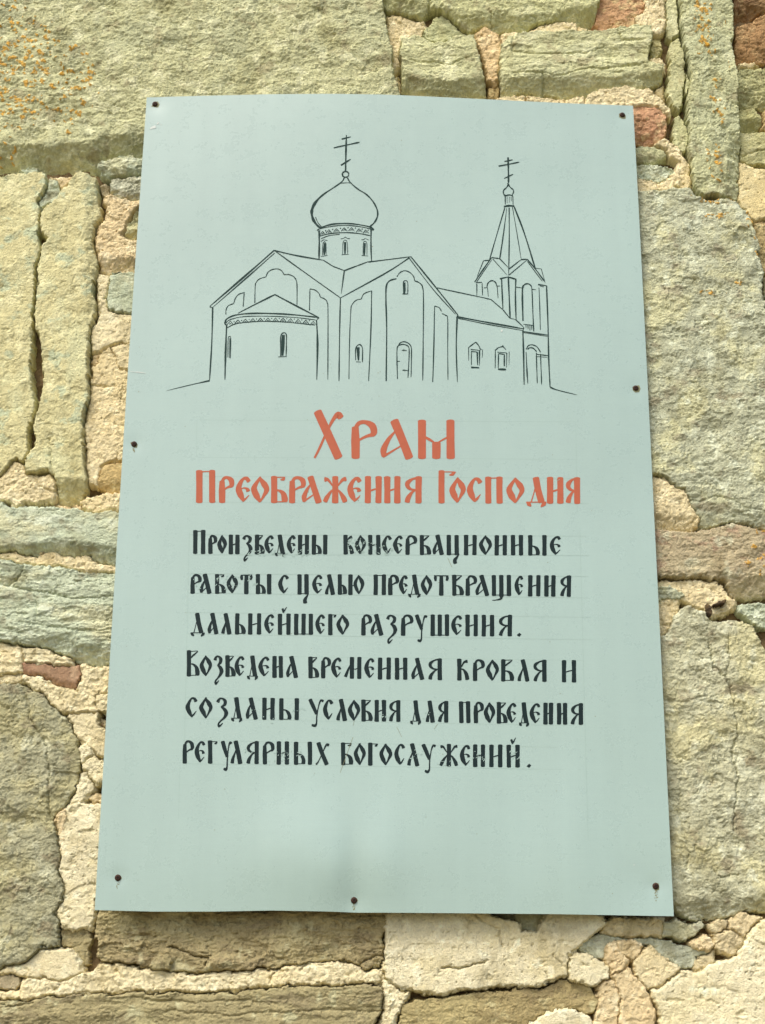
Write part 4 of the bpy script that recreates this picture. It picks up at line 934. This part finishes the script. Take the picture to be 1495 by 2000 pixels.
ln(Ef, 2.0, 1138,1475, 1150,1100, 1158,655); ln(Ef, 1.5, 1158,655, 1205,670, 1235,712); ln(Ef, 1.5, 1240,735, 1278,755, 1300,795, 1300,1100, 1303,1452)
ln(Ef, (2.6, 2.2, 1.6), 1402,770, 1392,1100, 1405,1475)
ln(Ef, 1.7, 757,1442, 752,1250, 754,1110, 780,1078, 820,1068, 860,1080, 882,1112, 880,1250, 870,1428); ln(Ef, 1.7, 765,1085, 790,1050, 835,1040, 880,1060, 905,1100, 908,1200, 903,1422)
ln(Ef, 1.3, 805,1132, 858,1135); ln(Ef, 1.2, 825,1118, 826,1142); ln(Ef, 1.5, 755,1252, 783,1252); ln(Ef, 1.3, 812,1348, 870,1350); ln(Ef, 1.2, 828,1338, 830,1358)
ln(Bf, 1.7, 370,918, 620,972, 712,993); sg(Bf, 1.9, 712,993, 790,1060, 832,1112); sg(Bf, 1.3, 832,1112, 868,1120); sg(Bf, 1.8, 868,1120, 922,1172, 915,1186)
ln(Bf, 2.4, 500,1103, 700,1140, 920,1180); ln(Bf, 1.4, 505,1113, 700,1152, 915,1190)
ln(Ff, 2.7, 765,122, 770,300, 772,460); ln(Ff, 2.0, 718,176, 825,155); ln(Ff, 2.0, 637,238, 780,212, 912,185); ln(Ff, 2.0, 715,400, 832,345); sg(Ff, 1.6, 755,462, 782,482)
ln(Ff, 1.9, 765,480, 750,515, 712,550, 703,580, 712,610, 738,626); ln(Ff, 1.9, 770,482, 800,520, 833,548, 838,580, 822,614)
ln(Ff, 2.2, 712,632, 780,618, 832,628); ln(Ff, 1.7, 728,635, 728,745); ln(Ff, 1.7, 829,635, 833,750); ln(Ff, 1.0, 752,640, 753,725); ln(Ff, .9, 782,640, 782,720); ln(Ff, .9, 806,640, 808,700); ln(Ff, 3.2, 708,772, 780,760, 850,766)
ln(Ff, 1.7, 722,785, 620,1130, 518,1480); ln(Ff, (1.0, 1.8, 3.0), 748,790, 705,1130, 655,1465); ln(Ff, 1.8, 780,785, 782,1200, 772,1690); ln(Ff, 1.2, 825,780, 880,1100, 940,1475); ln(Ff, 2.4, 845,770, 980,1120, 1130,1605)
sg(Ff, 1.5, 515,1485, 440,1490, 355,1700); ln(Ff, 2.2, 322,1775, 440,1600, 548,1448); ln(Ff, 1.3, 350,1770, 550,1478); sg(Ff, 1.8, 548,1448, 655,1465, 765,1578); ln(Ff, 1.1, 560,1465, 755,1685)
sg(Ff, 1.9, 780,1600, 940,1475, 1020,1472); ln(Ff, 1.5, 780,1680, 1020,1478); ln(Ff, 2.0, 1020,1472, 1130,1605, 1250,1768); ln(Ff, 1.3, 1022,1500, 1220,1768); sg(Ff, 1.1, 1130,1590, 1205,1600, 1258,1790)
ln(Gf, 1.4, 285,128, 356,126); ln(Gf, 1.6, 297,140, 298,285); ln(Gf, 1.5, 356,138, 362,275); ln(Gf, 1.4, 375,187, 412,188); ln(Gf, 2.0, 412,188, 416,150, 440,118, 475,108, 508,130, 520,165)
ln(Gf, 1.4, 418,190, 425,285); ln(Gf, 1.6, 525,170, 535,305); ln(Gf, 1.5, 515,168, 560,168)
sg(Gf, 2.4, 555,86, 645,66, 742,92); ln(Gf, 2.1, 575,90, 590,425); ln(Gf, 2.3, 650,60, 660,300, 670,535); ln(Gf, 2.3, 735,95, 730,300, 738,550)
ln(Gf, 1.4, 740,180, 805,190); ln(Gf, (2.6, 2.6, 2.0, 1.6, 2.0), 815,560, 808,300, 811,190, 830,155, 868,142, 900,160, 915,205, 925,450, 935,680); ln(Gf, 1.4, 915,205, 962,210)
ln(Gf, 1.5, 995,185, 1005,450, 1010,665); ln(Gf, 2.0, 985,150, 1088,165); ln(Gf, 1.2, 1000,165, 1050,178); ln(Gf, 1.3, 820,598, 925,610)
for x, e in ((848, 642), (870, 655), (892, 668), (912, 664)): ln(Gf, 1.5, x, 606, x + 2, e)
ln(Gf, 2.2, 1080,168, 1095,600, 1105,1000, 1120,1302); ln(Gf, (2.4, 1.8, .7), 1120,1303, 1200,1335, 1425,1390)
ln(Gf, 1.9, 820,680, 1090,720); ln(Gf, 1.0, 820,692, 1090,735); ln(Gf, 2.5, 813,665, 820,900, 828,1275)
ln(Gf, 1.7, 850,880, 875,840, 920,830, 975,855, 1012,915); ln(Gf, 2.0, 865,880, 890,862, 930,868, 968,905); ln(Gf, (1.4, 2.2, 1.6), 850,910, 862,1150, 870,1262); ln(Gf, 1.7, 965,915, 970,1080, 975,1260)
ln(Gf, 1.6, 1012,930, 1018,1100, 1025,1275); ln(Gf, 1.7, 965,935, 1100,950); ln(Gf, 1.1, 960,960, 1090,968)
ln(Gf, (1.0, 1.8), 205,1005, 205,860); ln(Gf, 1.7, 200,862, 240,830, 285,797); ln(Gf, 1.7, 285,797, 320,840, 335,875, 350,880); ln(Gf, 1.4, 228,880, 330,890); ln(Gf, (1.4, 2.2), 236,1055, 236,902)
ln(Gf, 1.8, 236,902, 300,908); ln(Gf, 2.5, 302,908, 306,1055); ln(Gf, (2.2, 1.2), 328,886, 326,1062); ln(Gf, 1.0, 360,880, 358,975); ln(Gf, 3.0, 232,1080, 325,1085)
ln(Gf, (1.1, 1.9), 503,1092, 505,895); ln(Gf, 1.7, 500,895, 540,860, 585,848, 590,830); ln(Gf, 1.7, 590,845, 625,886); ln(Gf, 1.4, 528,910, 635,920); ln(Gf, (1.4, 2.0), 537,1088, 540,927)
ln(Gf, 1.5, 540,927, 605,937); ln(Gf, 2.3, 605,935, 606,1068); ln(Gf, (1.9, 1.1), 633,918, 630,1085); ln(Gf, 1.0, 660,905, 658,1055); ln(Gf, 3.0, 535,1102, 625,1105)
dr.build('church_drawing', M_LINE)

# ------------------------------------------------------------------ pencil guide lines, chips, scratches, rust runs
pe = Paint(0.00003)
def thin(pa, w, *flat):
    P = np.array(flat, float).reshape(-1, 2); n = max(2, int(np.hypot(*(P[-1] - P[0])) / 40) + 1)
    t = np.linspace(0, 1, n)[:, None]; Q = P[0] * (1 - t) + P[-1] * t
    pa.ribbon(Q, np.full(n, w))
for q in ((387,893, 1128,897), (390,820, 1124,824), (382,981, 1150,983), (400,930, 1135,934), (385,820, 384,892), (1125,824, 1128,1000), (364,1196, 1155,1206), (368,1238, 1160,1250),
          (372,1044, 1145,1047), (378,1083, 1152,1085), (372,1120, 1150,1126), (370,1158, 1150,1168), (1133,1030, 1148,1640), (366,1280, 1140,1290), (362,1362, 1140,1374), (360,1404, 1140,1418),
          (358,1446, 1090,1460), (360,1492, 1135,1504), (370,1040, 360,1500), (352,1500, 350,1600)): thin(pe, 0.7, *q)
pe.build('pencil_line', M_PENCIL)['kind'] = 'stuff'
ch = Paint(0.00050)
r2 = np.random.RandomState(5)
def fleck(pa, x, y, a, b, ang):
    th = np.linspace(0, 2 * math.pi, 8)[:-1]; r = 1 + r2.uniform(-.35, .35, 7)
    u = np.cos(th) * a * r; v = np.sin(th) * b * r
    pa.poly(np.stack([x + u * math.cos(ang) - v * math.sin(ang), y + u * math.sin(ang) + v * math.cos(ang)], 1))
fleck(ch, 300, 249, 6.5, 2.6, -.35); fleck(ch, 309, 241, 3.5, 1.5, -.9); fleck(ch, 315, 243, 1.4, .8, 0); fleck(ch, 980, 647, 2.2, 2.6, 0)
thin(ch, 1.0, 255, 726, 285, 729); fleck(ch, 272, 727, 7, .8, .05); fleck(ch, 1238, 1690, 1.5, 1, 0)
ch.build('paint_chip', M_CHIP)['kind'] = 'stuff'
sr = Paint(0.00055)
for cx, cy, rx, ry, n in ((545,1080,60,7,46), (705,1066,26,14,34), (750,1074,18,10,20), (463,1137,40,14,22), (388,1140,14,10,7), (545,1478,20,12,16), (578,1470,16,10,8), (815,1474,14,10,10), (935,1476,14,10,12),
                      (1005,1476,10,10,10), (868,1492,12,5,8), (500,1400,50,20,8), (485,1466,10,8,6), (585,1388,14,6,7), (745,1398,14,5,7), (835,1400,8,8,5), (440,1136,20,12,8), (1090,937,4,3,2)):
    for _ in range(n):
        fleck(sr, cx + r2.uniform(-rx, rx), cy + r2.uniform(-ry, ry), r2.uniform(.8, 3.4), r2.uniform(.4, .9), r2.uniform(-1.2, .3))
sr.build('scratch', M_SCRATCH)['kind'] = 'stuff'
dk = Paint(0.00012)
for _ in range(60): fleck(dk, r2.uniform(215, 1290), r2.uniform(210, 1760), r2.uniform(.5, 1.2), r2.uniform(.4, .9), 0)
for k in range(14): fleck(dk, 1281 + r2.uniform(-3, 3), 1742 + r2.uniform(0, 14), r2.uniform(.6, 1.6), r2.uniform(.5, 1.2), 0)
thin(dk, 0.7, 875, 1090, 883, 1108); thin(dk, 0.7, 690, 1440, 665, 1510); thin(dk, .6, 700, 1380, 690, 1418); thin(dk, .6, 775, 1420, 785, 1440); thin(dk, .6, 855, 1415, 848, 1425)
for x, y in SCREWS: fleck(dk, x + 1, y + 1, 7.2, 6.8, 0)
for x, y, L in ((692, 1770, 8), (232, 1724, 12), (1280, 1740, 20), (262, 875, 10)):
    for k in range(7): fleck(dk, x + r2.uniform(-2.5, 2.5), y + r2.uniform(0, L), r2.uniform(.5, 1.3), r2.uniform(.8, 2.4), 0)
dk.build('dirt_speck', M_RUST)['kind'] = 'stuff'

# ------------------------------------------------------------------ screws
def screw_mesh():
    vs, fs = [], []
    prof = [(0.0050, 0.0), (0.0050, 0.0006), (0.0045, 0.0016), (0.0034, 0.0024), (0.0018, 0.0027)]
    N = 20
    for r, hgt in prof:
        for k in range(N):
            a = 2 * math.pi * k / N; vs.append((r * math.cos(a), -hgt, r * math.sin(a)))
    for i in range(len(prof) - 1):
        for k in range(N):
            fs.append((i * N + k, i * N + (k + 1) % N, (i + 1) * N + (k + 1) % N, (i + 1) * N + k))
    fs.append(tuple((len(prof) - 1) * N + k for k in range(N)))
    me = bpy.data.meshes.new('screw'); me.from_pydata(vs, [], fs); me.update(); me.materials.append(M_SCREW)
    v2, f2 = [], []
    for ang in (0.0, math.pi / 2):       # flat dark cross, the shade of the recess put into its colour
        for sx_, sz_ in ((-1, -1), (1, -1), (1, 1), (-1, 1)):
            a, b = 0.0028 * sx_, 0.0006 * sz_
            v2.append((a * math.cos(ang) - b * math.sin(ang), -0.00285 - 0.00004 * (ang > 0), a * math.sin(ang) + b * math.cos(ang)))
        f2.append(tuple(range(len(v2) - 4, len(v2))))
    m2 = bpy.data.meshes.new('cross_recess'); m2.from_pydata(v2, [], f2); m2.update(); m2.materials.append(M_RECESS_SHADE)
    return me, m2
sm, cm = screw_mesh()
for i, (x, y) in enumerate(SCREWS):
    o = bpy.data.objects.new('screw', sm); col.objects.link(o); o.parent = sign
    o.location = tuple(sp(np.array([x]), np.array([y]), 0.0004)[0]); o.rotation_euler = (0, 0.7 * i + 0.3, 0)
    c = bpy.data.objects.new('cross_recess', cm); col.objects.link(c); c.parent = o
    if i in (0, 1): o['label'] = 'dark screw in upper corner'

import sys
print('OBJ', len(bpy.data.objects), 'FACES', sum(len(o.data.polygons) for o in bpy.data.objects if o.type == 'MESH'), file=sys.stderr)
